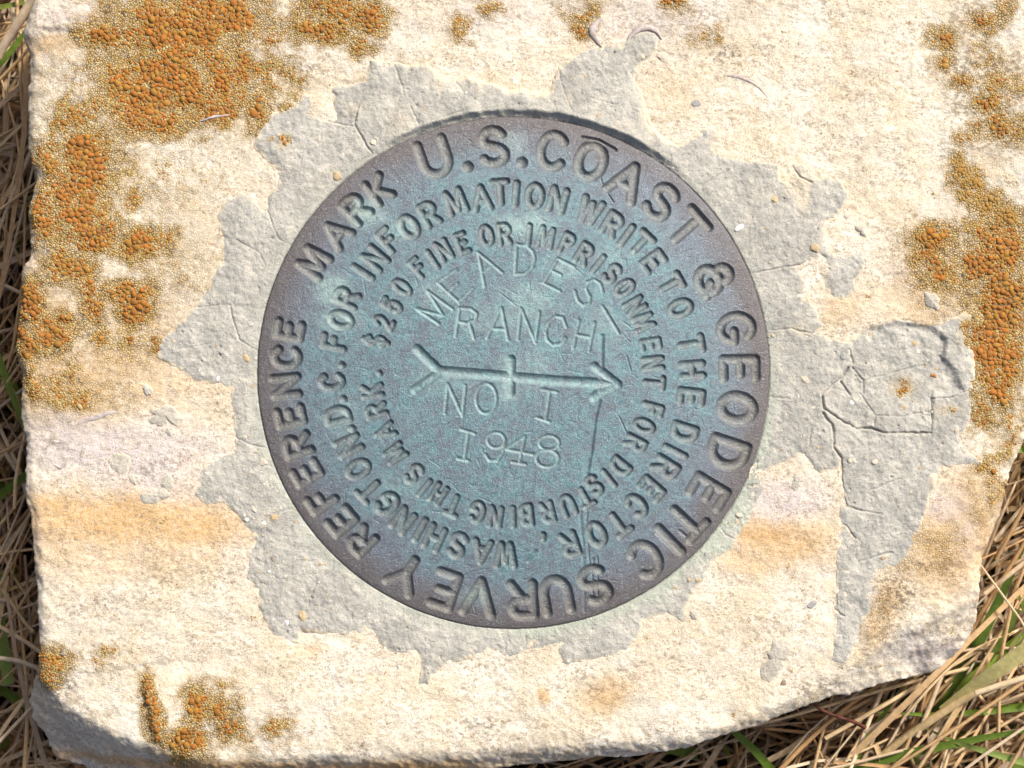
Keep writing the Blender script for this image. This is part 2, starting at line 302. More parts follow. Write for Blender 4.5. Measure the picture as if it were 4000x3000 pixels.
# ------------------------------------------------------------------ lichen colonies: label, blobs(x,y,rx,ry,strength)
COLONIES = [
 ("big orange lichen colony spreading down from the stone's upper edge, largest of all", [(700,120,240,170),(620,330,230,150),(560,400,150,110),(860,60,150,110),(790,330,190,130,.9),(640,470,110,60,.95),(830,430,130,60,.75),(940,270,170,110,.7),(1000,150,130,90,.55),(1010,430,40,70,.85),(1110,340,80,110,.5)]),
 ("small dense orange lichen tuft on the stone's upper left corner", [(400,140,85,55,1.0)]),
 ("orange lichen sprinkled along the upper edge beside a pale bare patch", [(1260,110,130,45,.9),(1320,40,130,60,.85),(1430,70,80,70,.85),(1410,170,55,40,.7)]),
 ("tall bright orange lichen colony along the stone's left edge", [(330,640,110,160),(300,800,130,110),(350,920,110,80,.95),(290,480,110,90,.7),(200,640,70,90,.75),(170,850,70,120,.7),(260,1000,70,50,.6)]),
 ("loose orange lichen spots trailing between left edge colony and mortar", [(540,960,80,70,.85),(640,940,50,45,.8),(500,800,50,60,.6),(470,720,90,90,.42),(610,650,110,70,.35)]),
 ("orange lichen cluster just above the notch in the left edge", [(272,1050,90,50),(330,1130,50,50,.75)]),
 ("round orange lichen patch nearest the mortar's left tip", [(506,1150,95,45),(530,1210,70,70,.95),(367,1200,45,75,.8),(470,1320,140,50,.55),(610,1350,50,60,.55)]),
 ("fat orange lichen lobes hanging over the stone's left edge", [(114,1180,45,90,1.05),(196,1300,80,60,1.0),(90,1330,60,70,.9),(240,1260,50,50,.7)]),
 ("golden crusty lichen below the left edge lobes", [(210,1530,120,60,.6),(260,1440,120,60,.5),(300,1560,70,40,.62),(120,1480,50,90,.5)]),
 ("golden yellow lichen strip slanting on the right of the stone", [(3750,660,45,50,.72),(3790,720,50,60,.74,40),(3850,800,50,50,.9,30),(3920,860,60,50,.9)]),
 ("round orange lichen patch right of the mortar's upper lobe", [(3640,930,80,55,.95),(3620,1000,60,50,.85),(3670,1075,80,50,.85)]),
 ("broad orange lichen colony along the stone's right edge", [(3900,960,110,110),(3840,1050,100,80,.95),(3920,1180,110,160),(3890,1350,110,160),(3900,1500,90,110,.8),(3850,1620,70,80,.65),(3880,1860,70,80,.55),(3950,1700,40,120,.5)]),
 ("scattered orange lichen dots in the blackened upper right corner", [(3840,75,45,35,.85),(3916,30,35,30,.85),(3682,152,45,30,.8),(3692,244,35,28,.75),(3870,215,60,35,.6),(3758,323,30,25,.7),(3900,330,110,40,.6),(3880,400,80,40,.7),(3920,490,80,60,.75),(3820,480,30,30,.6),(3780,530,28,20,.55)]),
 ("faint golden lichen specks near the fossil spike at the upper edge", [(2275,50,55,45,.6),(2262,127,32,24,.85),(1812,107,50,50,.5),(1910,25,50,30,.5),(1500,250,60,30,.35),(2640,10,60,30,.6),(2745,150,60,35,.5)]),
 ("square of small orange lichen patches in the lower left corner", [(766,2730,45,45,.85),(780,2780,40,40,.9),(867,2780,50,45,.85),(890,2840,45,45,.8),(728,2905,80,60,.95),(1082,2850,60,45,.65),(960,2890,40,30,.5),(880,2680,35,25,.5)]),
 ("narrow rusty lichen line filling a groove in the lower left corner", [(580,2690,24,60,.75,-10),(595,2770,22,70,.9,-8),(610,2850,24,60,.85)]),
 ("rusty lichen spot on the stone's lower left edge", [(202,2583,65,38,.9),(180,2640,40,40,.8),(380,2560,50,35,.4),(470,2545,40,25,.4)]),
 ("orange lichen crumbs and tiny tan rosettes on the mortar", [(1110,550,28,26,.8),(1060,545,18,16,.6),(3530,1512,45,40,.62),(3610,1425,16,8,.7),(3642,1465,10,8,.75),(3700,1600,45,25,.5),(3780,1290,40,60,.6)]),
]
GOLDONLY = [(560,720,250,250,.45),(650,1050,220,160,.5),(300,1480,260,160,.55),(200,300,100,200,.3),(3700,1150,130,160,.5),(3650,2150,140,120,.5),(3450,2400,60,140,.5,25),(3560,2200,120,60,.45),(300,1450,250,160,.45),(700,560,160,160,.3),(420,980,260,200,.25),(3750,930,120,120,.35),(3560,1050,100,150,.3),(1000,480,90,90,.5),(1050,250,150,120,.35),(3840,2000,70,100,.4),(150,400,90,120,.3),(3880,700,100,120,.3)]

# ------------------------------------------------------------------ the stone
def warp(X, Y, a=14, s=60):
    return X + a * fbm(X, Y, s, 3, 5), Y + a * fbm(X, Y, s, 3, 9)
def base_low(X, Y):
    z = 0.9 * fbm(X, Y, 900, 2, 1) + 0.35 * fbm(X, Y, 260, 3, 2)
    rd = np.hypot(X - DX, Y - DY)
    z = z * (0.25 + 0.75 * smooth(1000, 1500, rd))
    return z
def recess(X, Y):
    xw, yw = warp(X, Y, 8, 40)
    s = f_rec.at(xw, yw) / PX
    d = 1.0 * smooth(-0.25, 1.1, s)
    return d * (0.12 + 0.88 * smooth(1680, 1420, Y)) * (0.8 + 0.4 * fbm(X, Y, 90, 3, 4))
def stone_z(X, Y):
    xw, yw = warp(X, Y, 16, 70)
    xw2, yw2 = warp(X, Y, 7, 30)
    dc = -f_crest.at(xw2, yw2) / PX; ds = -f_sil.at(xw2, yw2) / PX
    z = base_low(X, Y) - recess(X, Y)
    # bedding ledges and grain, running a little uphill to the right
    u = (Y + 0.18 * X)
    z = z + 0.24 * fbm(X * 0.5, Y * 1.1, 110, 3, 3) + 0.14 * fbm(X, Y, 52, 2, 4) + 0.06 * fbm(X, Y, 22, 1, 6)
    edge = smooth(-6, 0.5, dc)
    z = z + edge * 0.5 * fbm(X, Y, 70, 3, 7)
    z = z - 0.5 * np.exp(np.clip(dc, -20, 0) / 1.5)
    k = 1.25 - 0.55 * smooth(3150, 3450, X) * smooth(2100, 2350, Y)
    z = z - k * np.log1p(np.exp(np.clip(dc / 0.35, -30, 30))) * 0.35 * (1 + 0.25 * fbm(X, Y, 120, 3, 8))
    z = z - 5.0 * np.clip(ds, 0, None)
    # small steps seen in the photograph
    def step(x0, y0, x1, y1, h, w):
        ex, ey = x1 - x0, y1 - y0; L = math.hypot(ex, ey)
        t = ((xw - x0) * ex + (yw - y0) * ey) / L; n = ((xw - x0) * ey - (yw - y0) * ex) / L
        win = smooth(-40, 40, t) * smooth(L + 40, L - 40, t)
        return h * win * smooth(-w, w, n) * np.exp(-np.clip(n, 0, None) / 260)
    z = z + step(563, 2660, 605, 2890, 0.9, 14) + step(120, 120, 330, 112, 0.5, 12) + step(300, 2630, 700, 2580, 0.35, 14)
    z = z + step(3420, 2560, 3720, 2400, 0.5, 20) + step(1013, 2330, 1150, 2530, -0.5, 12)
    return z
ST = 0.25 * PX
FS = Field(-30, -400, 4340, 3200, ST)
FS.V = stone_z(FS.X, FS.Y)
ds = -f_sil.at(FS.X, FS.Y) / PX
mo = f_mort.at(FS.X, FS.Y) / PX; rd = np.hypot(FS.X - DX, FS.Y - DY)
wx, wy = warp(FS.X, FS.Y, 34, 120)
wx2, wy2 = warp(FS.X, FS.Y, 12, 36)
stain = np.zeros(FS.X.shape + (4,), np.float32); stain[..., 3] = 1
stain[..., 0] = blobs(wx, wy, OCHRE); stain[..., 1] = blobs(wx, wy, LILAC); stain[..., 2] = blobs(wx, wy, DARKF)
allb = [b for _, L in COLONIES for b in L]
dens = blobs(0.5 * wx + 0.5 * wx2, 0.5 * wy + 0.5 * wy2, allb)
halo = blobs(wx, wy, [(b[0], b[1], b[2] * 1.35 + 16, b[3] * 1.35 + 16) + tuple(b[4:]) for b in allb])
grow = np.zeros_like(stain); grow[..., 3] = 1
patch = fbm(FS.X, FS.Y, 80, 4, 2, 0.7)
goldm = np.maximum(smooth(0.12, 0.7, halo + 0.6 * patch), np.clip(1.5 * blobs(wx, wy, GOLDONLY) * (0.7 + 1.3 * patch), 0, 0.8))
grow[..., 0] = np.clip(goldm, 0, 1)
grow[..., 1] = smooth(0.55, 1.0, dens + 0.9 * patch)
V = np.stack([(FS.X - 2000) / PX, (1500 - FS.Y) / PX, FS.V], -1).reshape(-1, 3) / 1000
a, b, c, d = grid_faces(*FS.X.shape)
keep = (ds < 3.0) & (mo < 2.2) & (rd > 900)
kf = keep[:-1, :-1]
Q = np.stack([a[kf], b[kf], c[kf], d[kf]], -1)
V, Q, stv, grv = compact(V, Q, stain.reshape(-1, 4), grow.reshape(-1, 4))
# outer side walls down into the ground
e = np.concatenate([Q[:, [0, 1]], Q[:, [1, 2]], Q[:, [2, 3]], Q[:, [3, 0]]]); key = np.sort(e, 1)
code = key[:, 0].astype(np.int64) * len(V) + key[:, 1]
uq, cnt = np.unique(code, return_counts=True); be = e[np.isin(code, uq[cnt == 1])]
mid = V[be].mean(1); pxm = mid[:, 0] * 1000 * PX + 2000; pym = 1500 - mid[:, 1] * 1000 * PX
outer = f_sil.at(pxm, pym) < 0
be = be[outer]; bu, bi = np.unique(be, return_inverse=True); bi = bi.reshape(be.shape)
rings = [bu]; nV = len(V); VV = [V]; SV = [stv]; GV = [grv]
prev = bu; QQ = [Q]
for lev in range(1, 6):
    f = lev / 5; nv = V[bu].copy()
    nv[:, 2] = nv[:, 2] * (1 - f) + (-0.075) * f
    out = nv[:, :2] / np.linalg.norm(nv[:, :2], axis=1, keepdims=True)
    nv[:, :2] += out * (0.003 * f * np.sin(3 * np.arctan2(nv[:, 1], nv[:, 0]))[:, None])
    idx = nV + np.arange(len(bu)); nV += len(bu); VV.append(nv)
    SV.append(stv[bu]); GV.append(grv[bu])
    QQ.append(np.stack([prev[bi[:, 1]], prev[bi[:, 0]], idx[bi[:, 0]], idx[bi[:, 1]]], -1)); prev = idx
stone = obj("limestone_block", None, label="rough cream limestone block with ochre stains holding the bronze disk", cat="stone")
obj("stone_body", mesh_from("stone_body", np.concatenate(VV), np.concatenate(QQ), M_stone, True, {"stain": np.concatenate(SV), "growth": np.concatenate(GV)}), stone)
def zs(px, py): return float(FS.at(np.array([px]), np.array([py]))[0])

# ------------------------------------------------------------------ the mortar collar
CR = []
def zc(x0, y0, w): s = w / 2212.0; return lambda pts: [(x0 + p[0] * s, y0 + p[1] * s) for p in pts]
z1, z2, z3 = zc(0, 0, 1400), zc(1300, 0, 1400), zc(2600, 0, 1400)
z4, z5, z6 = zc(0, 1000, 1400), zc(2600, 1000, 1400), zc(0, 1950, 1400)
z7, z8 = zc(1300, 1950, 1400), zc(2600, 1950, 1400)
CR += [(z2([(380,400),(430,540),(450,620)]),3.6,.25),(z2([(170,620),(130,760),(240,950)]),6,.6),(z2([(1390,420),(1420,560),(1480,700)]),4,.3),(z2([(640,590),(500,760)]),4,.3),(z2([(480,660),(530,770)]),6,.5),
 (z2([(1940,620),(1930,740),(1960,800)]),4.5,.35),(z2([(830,680),(620,750)]),5,.35),(z2([(200,980),(270,945)]),8,.7),(z2([(2050,1020),(2085,960)]),5,.4),(z2([(760,500),(820,590)]),3.5,.2),(z2([(1620,620),(1750,650)]),3.5,.2),
 (z1([(1640,1270),(1680,1380),(1720,1480),(1800,1510)]),4.5,.35),(z1([(1930,720),(2060,760),(2180,780)]),4.5,.35),(z1([(1460,1480),(1600,1560),(1640,1640)]),4,.3),(z1([(1870,940),(1840,1100)]),3.5,.2),
 (z4([(1420,300),(1440,400),(1480,520),(1560,570),(1595,585)]),5.5,.5),(z4([(1460,1120),(1540,1160),(1645,1190)]),5,.45),(z4([(1410,900),(1420,960),(1450,1110)]),5,.5),(z4([(1180,320),(1380,300)]),3.5,.25),(z4([(1680,1590),(1800,1560),(1850,1590)]),5,.4),(z4([(1080,580),(1300,540)]),3.2,.2),
 (z5([(1130,690),(1080,760),(960,860),(980,940),(1060,1000),(1180,1070),(1260,1060),(1340,1090),(1500,1090),(1640,1090)]),8,.9),(z5([(970,970),(1030,1050),(1040,1180),(1080,1250),(1090,1490),(1110,1540)]),9,1.0),(z5([(1080,770),(1140,860)]),7,.7),
 (z5([(1150,680),(1220,770),(1220,850)]),5,.4),(z5([(640,460),(780,450),(900,480)]),5,.4),(z5([(640,870),(760,880)]),5,.45),(z5([(520,110),(600,95),(720,70),(830,60),(880,30),(980,10)]),5.5,.5),(z5([(1650,880),(1780,870),(1880,820)]),5.5,.5),
 (z5([(1640,830),(1640,1080)]),7,.6),(z5([(1220,770),(1440,710),(1600,670)]),4,.3),(z5([(1110,1545),(1200,1570),(1330,1590)]),6,.5),(z5([(1200,850),(1290,980),(1285,1050)]),4.5,.35),(z5([(1290,985),(1450,990),(1620,960)]),4,.3),(z5([(900,490),(930,470)]),5,.4),
 (z5([(900,1050),(880,1180),(830,1260)]),4,.3),(z5([(640,790),(760,780)]),3.8,.25),(z5([(640,640),(780,610)]),3.5,.2),(z5([(1130,580),(1160,660)]),8,.7),(z5([(560,1330),(720,1340)]),6,.5),(z5([(500,1420),(600,1410)]),6,.5),(z5([(1250,1450),(1450,1370)]),4,.3),
 (z8([(1060,140),(1110,160),(1170,240)]),5,.45),(z8([(1190,390),(1340,340),(1400,330)]),6,.5),(z8([(1050,690),(1100,720)]),6,.6),(z8([(1052,150),(1045,400),(1050,650)]),7,.8),(z8([(340,180),(370,220),(430,250)]),5,.4),
 (z3([(390,1050),(330,1080),(230,1140),(210,1200)]),4.5,.4),(z3([(30,990),(0,1030)]),6,.5),(z3([(760,1020),(830,1090),(900,1130)]),9,.8),(z3([(900,1600),(980,1585)]),6,.5),
 (z7([(200,550),(190,620)]),3.6,.25),(z7([(1040,840),(1070,900),(1060,940)]),4.5,.35),(z7([(1190,850),(1190,900)]),5,.4),(z7([(280,660),(290,760)]),3.5,.2),
 (z6([(2060,380),(2050,440),(1960,500),(1900,640)]),5,.45),(z6([(2095,405),(2050,440)]),7,.6)]
SM = 0.165 * PX
FM = Field(570, 70, 3900, 2720, SM)
crack = np.zeros(FM.X.shape, np.float32)
for pts, w, dep in CR:
    P = []
    for (ax, ay), (bx, by) in zip(pts[:-1], pts[1:]):
        n = max(2, int(math.hypot(bx - ax, by - ay) / 9)); P += [(ax + (bx - ax) * t / n, ay + (by - ay) * t / n) for t in range(n)]
    P.append(pts[-1]); P = np.array(P)
    P[:, 0] += 5 * fbm(P[:, 0], P[:, 1], 22, 2, 1); P[:, 1] += 5 * fbm(P[:, 0], P[:, 1], 22, 2, 4)
    n_ = vnoise(P[:, 0] / 60, P[:, 1] / 60, 2)
    for k in range(len(P) - 1):
        f_ = .35 + 1.1 * float(n_[k]); carve(FM, crack, P[k:k + 2], max(3.3, w * .72 * (.6 + .8 * float(n_[k]))), dep * .8 * f_, 1.3)
for _ in range(260):      # blow holes
    x, y = rng.uniform(620, 3800), rng.uniform(120, 2650); carve(FM, crack, [(x, y)], rng.uniform(3.6, 6), rng.uniform(.2, .6))
xw, yw = warp(FM.X, FM.Y, 7, 24)
s = f_mort.at(xw, yw) / PX + 0.25 * fbm(FM.X, FM.Y, 60, 3, 6)
rd = np.hypot(FM.X - DX, FM.Y - DY); rr = (rd - DR) / PX
th = np.degrees(np.arctan2(FM.X - DX, -(FM.Y - DY)))
H = base_low(FM.X, FM.Y) - recess(FM.X, FM.Y)
H = H + np.where(s > 0, 0.34 * (1 - np.exp(-np.clip(s, 0, None) / 0.8)), 0.9 * s) - 0.05
H = H + 0.30 * fbm(FM.X, FM.Y, 95, 4, 3) + 0.15 * fbm(FM.X, FM.Y, 30, 2, 5) + 0.05 * fbm(FM.X, FM.Y, 15, 1, 7)
H = H - crack
RIMZ = 0.25
near = np.exp(-np.clip(rr, 0, None) / 3.0)
lip = smooth(-34, -22, th) * smooth(46, 26, th) * (0.95 + 0.4 * fbm(FM.X, FM.Y, 90, 2, 2))
H = H * (1 - 0.75 * near) + near * (RIMZ - 0.30 + 0.12 * fbm(FM.X, FM.Y, 45, 3, 1))
H = H + 1.15 * lip * smooth(0.2, 1.25, rr + 0.25 * fbm(FM.X, FM.Y, 40, 2, 4)) * np.exp(-np.clip(rr - 1.3, 0, None) / 5.0)
H = np.where(rr < 0.1, np.minimum(H, RIMZ - 0.5), H)
FM.V = H
st = np.zeros(FM.X.shape + (4,), np.float32); st[..., 3] = 1
wxm, wym = warp(FM.X, FM.Y, 30, 90)
st[..., 0] = np.clip(0.9 * smooth(0.55, 0.05, s + 0.9 * fbm(FM.X, FM.Y, 60, 4, 2)) + 0.5 * smooth(0.1, 0.6, fbm(FM.X, FM.Y, 130, 4, 7)) * blobs(FM.X, FM.Y, [(1500,330,500,200),(2300,380,500,150),(950,1450,120,120),(2850,850,200,300,.7),(1250,850,250,250,.7),(2960,1300,120,250,.8)]) + 0.7 * blobs(wxm, wym, [(3100,700,45,60),(3190,1090,40,70),(3140,760,35,60),(2620,150,30,30),(2540,380,30,160,.7),(1560,470,50,60,.4),(3120,1290,40,30,.6)]), 0, 0.9)
st[..., 1] = np.clip(0.75 * smooth(2.6, 0.3, rr + 1.2 * fbm(FM.X, FM.Y, 60, 3, 3)) * np.clip(0.25 + 0.85 * smooth(70, 125, np.abs(th)) * (th > 0) + 0.25 * smooth(60, 120, np.abs(th)), 0, 1) + .7 * blobs(wxm, wym, [(2900,2030,60,60),(2800,2140,70,50),(2560,2330,60,30,.7)]), 0, .8)
st[..., 2] = 0.9 * blobs(wxm, wym, [(1110,550,26,26,.6),(3530,1512,42,42,.55),(3700,1600,50,30,.4),(3780,1270,35,70,.6)])
V = np.stack([(FM.X - 2000) / PX, (1500 - FM.Y) / PX, FM.V], -1).reshape(-1, 3) / 1000
a, b, c, d = grid_faces(*FM.X.shape)
kf = ((s > -0.9) & (rr > -1.2))[:-1, :-1]
Q = np.stack([a[kf], b[kf], c[kf], d[kf]], -1)
V, Q, stv = compact(V, Q, st.reshape(-1, 4))
obj("mortar_collar", mesh_from("mortar_collar", V, Q, M_mortar, True, {"stain": stv}), label="cracked grey mortar collar set around the bronze disk with a lobe to the right", cat="mortar")
mort_ok = f_mort
def ztop(px, py):
    z = zs(px, py)
    if f_mort.at(np.array([px]), np.array([py]))[0] > 4 and math.hypot(px - DX, py - DY) > DR:
        z = max(z, float(FM.at(np.array([px]), np.array([py]))[0])) if f_mort.at(np.array([px]), np.array([py]))[0] < 40 else float(FM.at(np.array([px]), np.array([py]))[0])
    return z

# ------------------------------------------------------------------ the bronze disk: strokes of every letter
def arc(cx, cy, rx, ry, a0, a1, n=14):
    return [(cx + rx * math.cos(math.radians(a0 + (a1 - a0) * i / n)), cy + ry * math.sin(math.radians(a0 + (a1 - a0) * i / n))) for i in range(n + 1)]
def S_path(): return arc(.5, .76, .46, .24, 25, 270, 12)[:] + arc(.5, .25, .5, .25, 90, -155, 12)[0:]
FONT = {   # strokes in a unit box, y up
 'A': [[(0,0),(.5,1),(1,0)],[(.2,.36),(.8,.36)]], 'B': [[(0,0),(0,1)],[(0,1),(.55,1)]+arc(.55,.76,.38,.24,90,-90,8)+[(0,.52)],[(.55,.52)]+arc(.55,.26,.45,.26,90,-90,8)+[(0,0)]],
 'C': [arc(.52,.5,.52,.5,42,318,22)], 'D': [[(0,0),(0,1),(.42,1)]+arc(.42,.5,.58,.5,90,-90,14)+[(0,0)]], 'E': [[(1,1),(0,1),(0,0),(1,0)],[(0,.52),(.8,.52)]], 'F': [[(1,1),(0,1),(0,0)],[(0,.52),(.8,.52)]],
 'G': [arc(.52,.5,.52,.5,42,345,22)+[(.6,.42)]], 'H': [[(0,0),(0,1)],[(1,0),(1,1)],[(0,.5),(1,.5)]], 'I': [[(.5,0),(.5,1)]], 'K': [[(0,0),(0,1)],[(1,1),(0,.4)],[(.3,.58),(1,0)]],
 'M': [[(0,0),(.08,1),(.5,.12),(.92,1),(1,0)]], 'N': [[(0,0),(0,1),(1,0),(1,1)]], 'O': [arc(.5,.5,.5,.5,0,360,26)], 'P': [[(0,0),(0,1),(.5,1)]+arc(.5,.74,.5,.26,90,-90,10)+[(0,.48)]],
 'R': [[(0,0),(0,1),(.5,1)]+arc(.5,.74,.5,.26,90,-90,10)+[(0,.48)],[(.5,.48),(1,0)]], 'S': [S_path()], 'T': [[(0,1),(1,1)],[(.5,1),(.5,0)]], 'U': [[(0,1),(0,.42)]+arc(.5,.42,.5,.42,180,360,12)+[(1,1)]],
 'V': [[(0,1),(.5,0),(1,1)]], 'W': [[(0,1),(.25,0),(.5,.85),(.75,0),(1,1)]], 'Y': [[(0,1),(.5,.45),(1,1)],[(.5,.45),(.5,0)]],
 '&': [arc(.5,.8,.27,.2,0,360,14), arc(.5,.32,.46,.32,100,-300,18), [(.62,.36),(1,.06)]], '$': [S_path(), [(.5,1.15),(.5,-.15)]],
 '2': [arc(.5,.72,.46,.28,170,-40,12)+[(0,0),(1,0)]], '5': [[(.95,1),(.15,1),(.08,.56)]+arc(.48,.32,.5,.32,130,-150,12)], '0': [arc(.5,.5,.5,.5,0,360,22)], '.': [[(.5,.03)]], ',': [[(.5,.1),(.35,-.12)]] }
WID = dict(A=.9,B=.68,C=.78,D=.74,E=.62,F=.6,G=.82,H=.74,I=.3,K=.74,M=.95,N=.74,O=.8,P=.66,R=.72,S=.7,T=.8,U=.8,V=.95,W=1.05,Y=.9)
WID.update({'&':.85,'$':.62,'2':.62,'5':.6,'0':.66,'.':.3,',':.3})
def ring(s): return [(t.split(':')[0], float(t.split(':')[1].split(',')[0]), float(t.split(':')[1].split(',')[1])) for t in s.split()]
OUT1 = ring("R:1414,2112 E:1335,2035 F:1256,1952 E:1200,1847 R:1163,1740 E:1136,1627 N:1118,1509 C:1120,1396 E:1131,1290 M:1226,1026 A:1316,913 R:1391,818 K:1481,743")
OUT2 = ring("U:1698,619 .:1827,655 S:1927,576 .:2038,639 C:2158,592 O:2307,632 A:2448,709 S:2581,791 T:2684,895 &:2787,1089 G:2873,1283 E:2886,1441 O:2877,1595 D:2841,1771 E:2764,1922 T:2679,2032 I:2615,2107 C:2520,2184 S:2325,2284 U:2172,2324 R:2041,2342 V:1872,2330 E:1737,2302 Y:1588,2240")
MID = ring("F:1307,1337 O:1335,1251 R:1356,1165 I:1420,1066 N:1468,1012 F:1520,940 O:1599,890 R:1678,840 M:1780,791 A:1882,777 T:1954,755 I:2015,760 O:2088,769 N:2177,785 W:2303,827 R:2389,881 I:2445,922 T:2502,953 E:2549,1024 T:2619,1112 O:2655,1206 T:2696,1346 H:2701,1446 E:2696,1550 D:2669,1690 I:2635,1762 R:2597,1825 E:2542,1908 C:2484,1974 T:2416,2044 O:2328,2085 R:2226,2125 ,:2120,2098 W:1975,2165 A:1882,2153 S:1789,2128 H:1698,2098 I:1642,2067 N:1576,2031 G:1515,1967 T:1445,1913 O:1402,1832 N:1366,1740 .:1379,1674 D:1321,1622 .:1344,1559 C:1298,1491 .:1339,1428")
INN = ring("$:1470,1333 2:1502,1262 5:1533,1195 0:1572,1125 F:1637,1048 I:1692,1017 N:1735,981 E:1807,953 O:1900,924 R:1970,918 I:2065,920 M:2131,931 P:2214,954 R:2280,995 I:2334,1035 S:2388,1072 O:2437,1128 N:2477,1197 M:2511,1260 E:2538,1346 N:2547,1421 T:2551,1495 F:2545,1599 O:2513,1663 R:2479,1731 D:2420,1821 I:2377,1866 S:2319,1893 T:2285,1940 U:2217,1972 R:2138,1999 B:2056,2010 I:2004,2018 N:1935,2016 G:1865,1998 T:1773,1972 H:1714,1927 I:1660,1904 S:1619,1850 M:1547,1771 A:1506,1685 R:1472,1604 K:1457,1527 .:1486,1459")
STEP = 0.112 * PX
FD = Field(DX - 1030, DY - 1030, DX + 1030, DY + 1030, STEP)
G = np.zeros(FD.X.shape, np.float32); OWN = np.zeros(FD.X.shape, np.int32)
nid = 0
def letters(L, h, w, dep, wf, dot_r):
    global nid
    for ch, x, y in L:
        nid += 1
        dx, dy = x - DX, y - DY; r = math.hypot(dx, dy); ux, uy = dx / r, dy / r      # outward = letter up
        tx, ty = -uy, ux                                                            # clockwise = letter right
        jit = rng.normal(0, .03); ux, uy, tx, ty = ux + tx * jit, uy + ty * jit, tx - ux * jit, ty - uy * jit
        hh = h * (1 + rng.normal(0, .015)); ww = WID[ch] * hh * wf
        for stn in FONT[ch]:
            if ch in '.,':
                P = [(x + tx * (px - .5) * h * .3 + ux * (py - .03) * h, y + ty * (px - .5) * h * .3 + uy * (py - .03) * h) for px, py in stn]
                carve(FD, G, P, dot_r * (1 if len(P) == 1 else .8), dep, 2.2, owner=OWN, oid=nid)
                continue
            P = [(x + tx * (px - .5) * ww + ux * (py - .5) * hh, y + ty * (px - .5) * ww + uy * (py - .5) * hh) for px, py in stn]
            carve(FD, G, P, w * (1 + rng.normal(0, .03)), dep * rng.uniform(.82, 1.1), 2.7, owner=OWN, oid=nid)
letters(OUT1, 94, 19.5, .66, .95, 22)
letters(OUT2, 128, 21, .66, .93, 25)
letters(MID, 83, 16, .52, .80, 17)
letters(INN, 70, 13.5, .46, .72, 14)
NCAST = nid
zG, zC, zD = zc(1500, 850, 1000), zc(1000, 1170, 1000), zc(2000, 1170, 1000)
zB, zF = zc(2000, 420, 1000), zc(2000, 1800, 1000)
def glyph(strokes, w=8.5, dep=.22):
    global nid
    nid += 1
    for P in strokes: carve(FD, G, P, w, dep, 1.6, owner=OWN, oid=nid)
glyph([zG([(480,925),(290,795),(515,850),(380,640),(595,795)])])
glyph([zG([(470,570),(650,735)]), zG([(470,570),(630,455)]), zG([(560,650),(640,575)]), zG([(650,735),(770,620)])], 8.5, .18)
glyph([zG([(870,600),(815,310),(1020,480)]), zG([(848,485),(935,425)])])
glyph([zG([(1130,490),(1145,240),(1230,250),(1285,300),(1300,365),(1280,440),(1220,490),(1130,495)])])
glyph([zG([(1640,430),(1500,360),(1375,570),(1515,640)]), zG([(1440,460),(1525,500)])])
glyph([zG([(1882,645),(1865,575),(1810,540),(1755,565),(1740,620),(1775,690),(1770,745),(1720,765),(1668,722),(1645,640)])])
glyph([zG([(1885,775),(2025,1005)])], 9, .26)
glyph([zG([(620,1030),(655,785),(750,792),(805,832),(790,890),(720,915),(640,905)]), zG([(740,915),(780,1050)])])
glyph([zG([(890,1045),(1015,785),(1072,1060)]), zG([(940,965),(1055,970)])])
glyph([zG([(1155,1055),(1185,790),(1305,1080),(1340,820)])])
glyph([zG([(1572,950),(1540,868),(1480,855),(1420,910),(1393,990),(1405,1060),(1460,1105),(1530,1092),(1565,1050)])])
glyph([zG([(1680,890),(1630,1130)]), zG([(1815,910),(1765,1155)]), zG([(1655,1015),(1790,1040)])])
glyph([zC([(1635,980),(1660,730),(1785,1000),(1812,745)])])
glyph([[(1000 + x * .45208, 1170 + y * .45208) for x, y in arc(1990, 855, 88, 128, 0, 360, 30)]])
glyph([zD([(260,775),(385,800)]), zD([(325,790),(285,1040)]), zD([(215,1020),(320,1055)])])
glyph([zC([(1775,1120),(1895,1155)]), zC([(1838,1140),(1800,1385)]), zC([(1745,1370),(1840,1388)])])
glyph([[(1000 + x * .45208, 1170 + y * .45208) for x, y in arc(2075, 1212, 75, 66, 0, 360, 24)], zC([(2150,1220),(2135,1310),(2085,1388),(2015,1385),(1985,1335)])])
glyph([zD([(62,1405),(108,1180),(-50,1290),(178,1335)]), zD([(0,1400),(115,1418)])])
glyph([[(2000 + x * .45208, 1170 + y * .45208) for x, y in arc(318, 1235, 85, 62, 0, 360, 24)], [(2000 + x * .45208, 1170 + y * .45208) for x, y in arc(302, 1368, 95, 74, 0, 360, 24)]])
NSTAMP = nid
nid += 1; ARROW = nid
for P, w, dp in [([(470,1325),(780,1350),(1100,1378),(1500,1412),(1960,1440)],21,.54),([(290,1140),(380,1230),(480,1325)],21,.54),([(270,1490),(370,1420),(480,1340)],19,.54),([(1815,1290),(1920,1370),(2010,1440)],20,.54),([(1805,1555),(1900,1500),(2010,1445)],20,.54),([(1100,1225),(1095,1515)],18,.54)]:
    carve(FD, G, zG(P), w, dp, 2.3, owner=OWN, oid=ARROW)
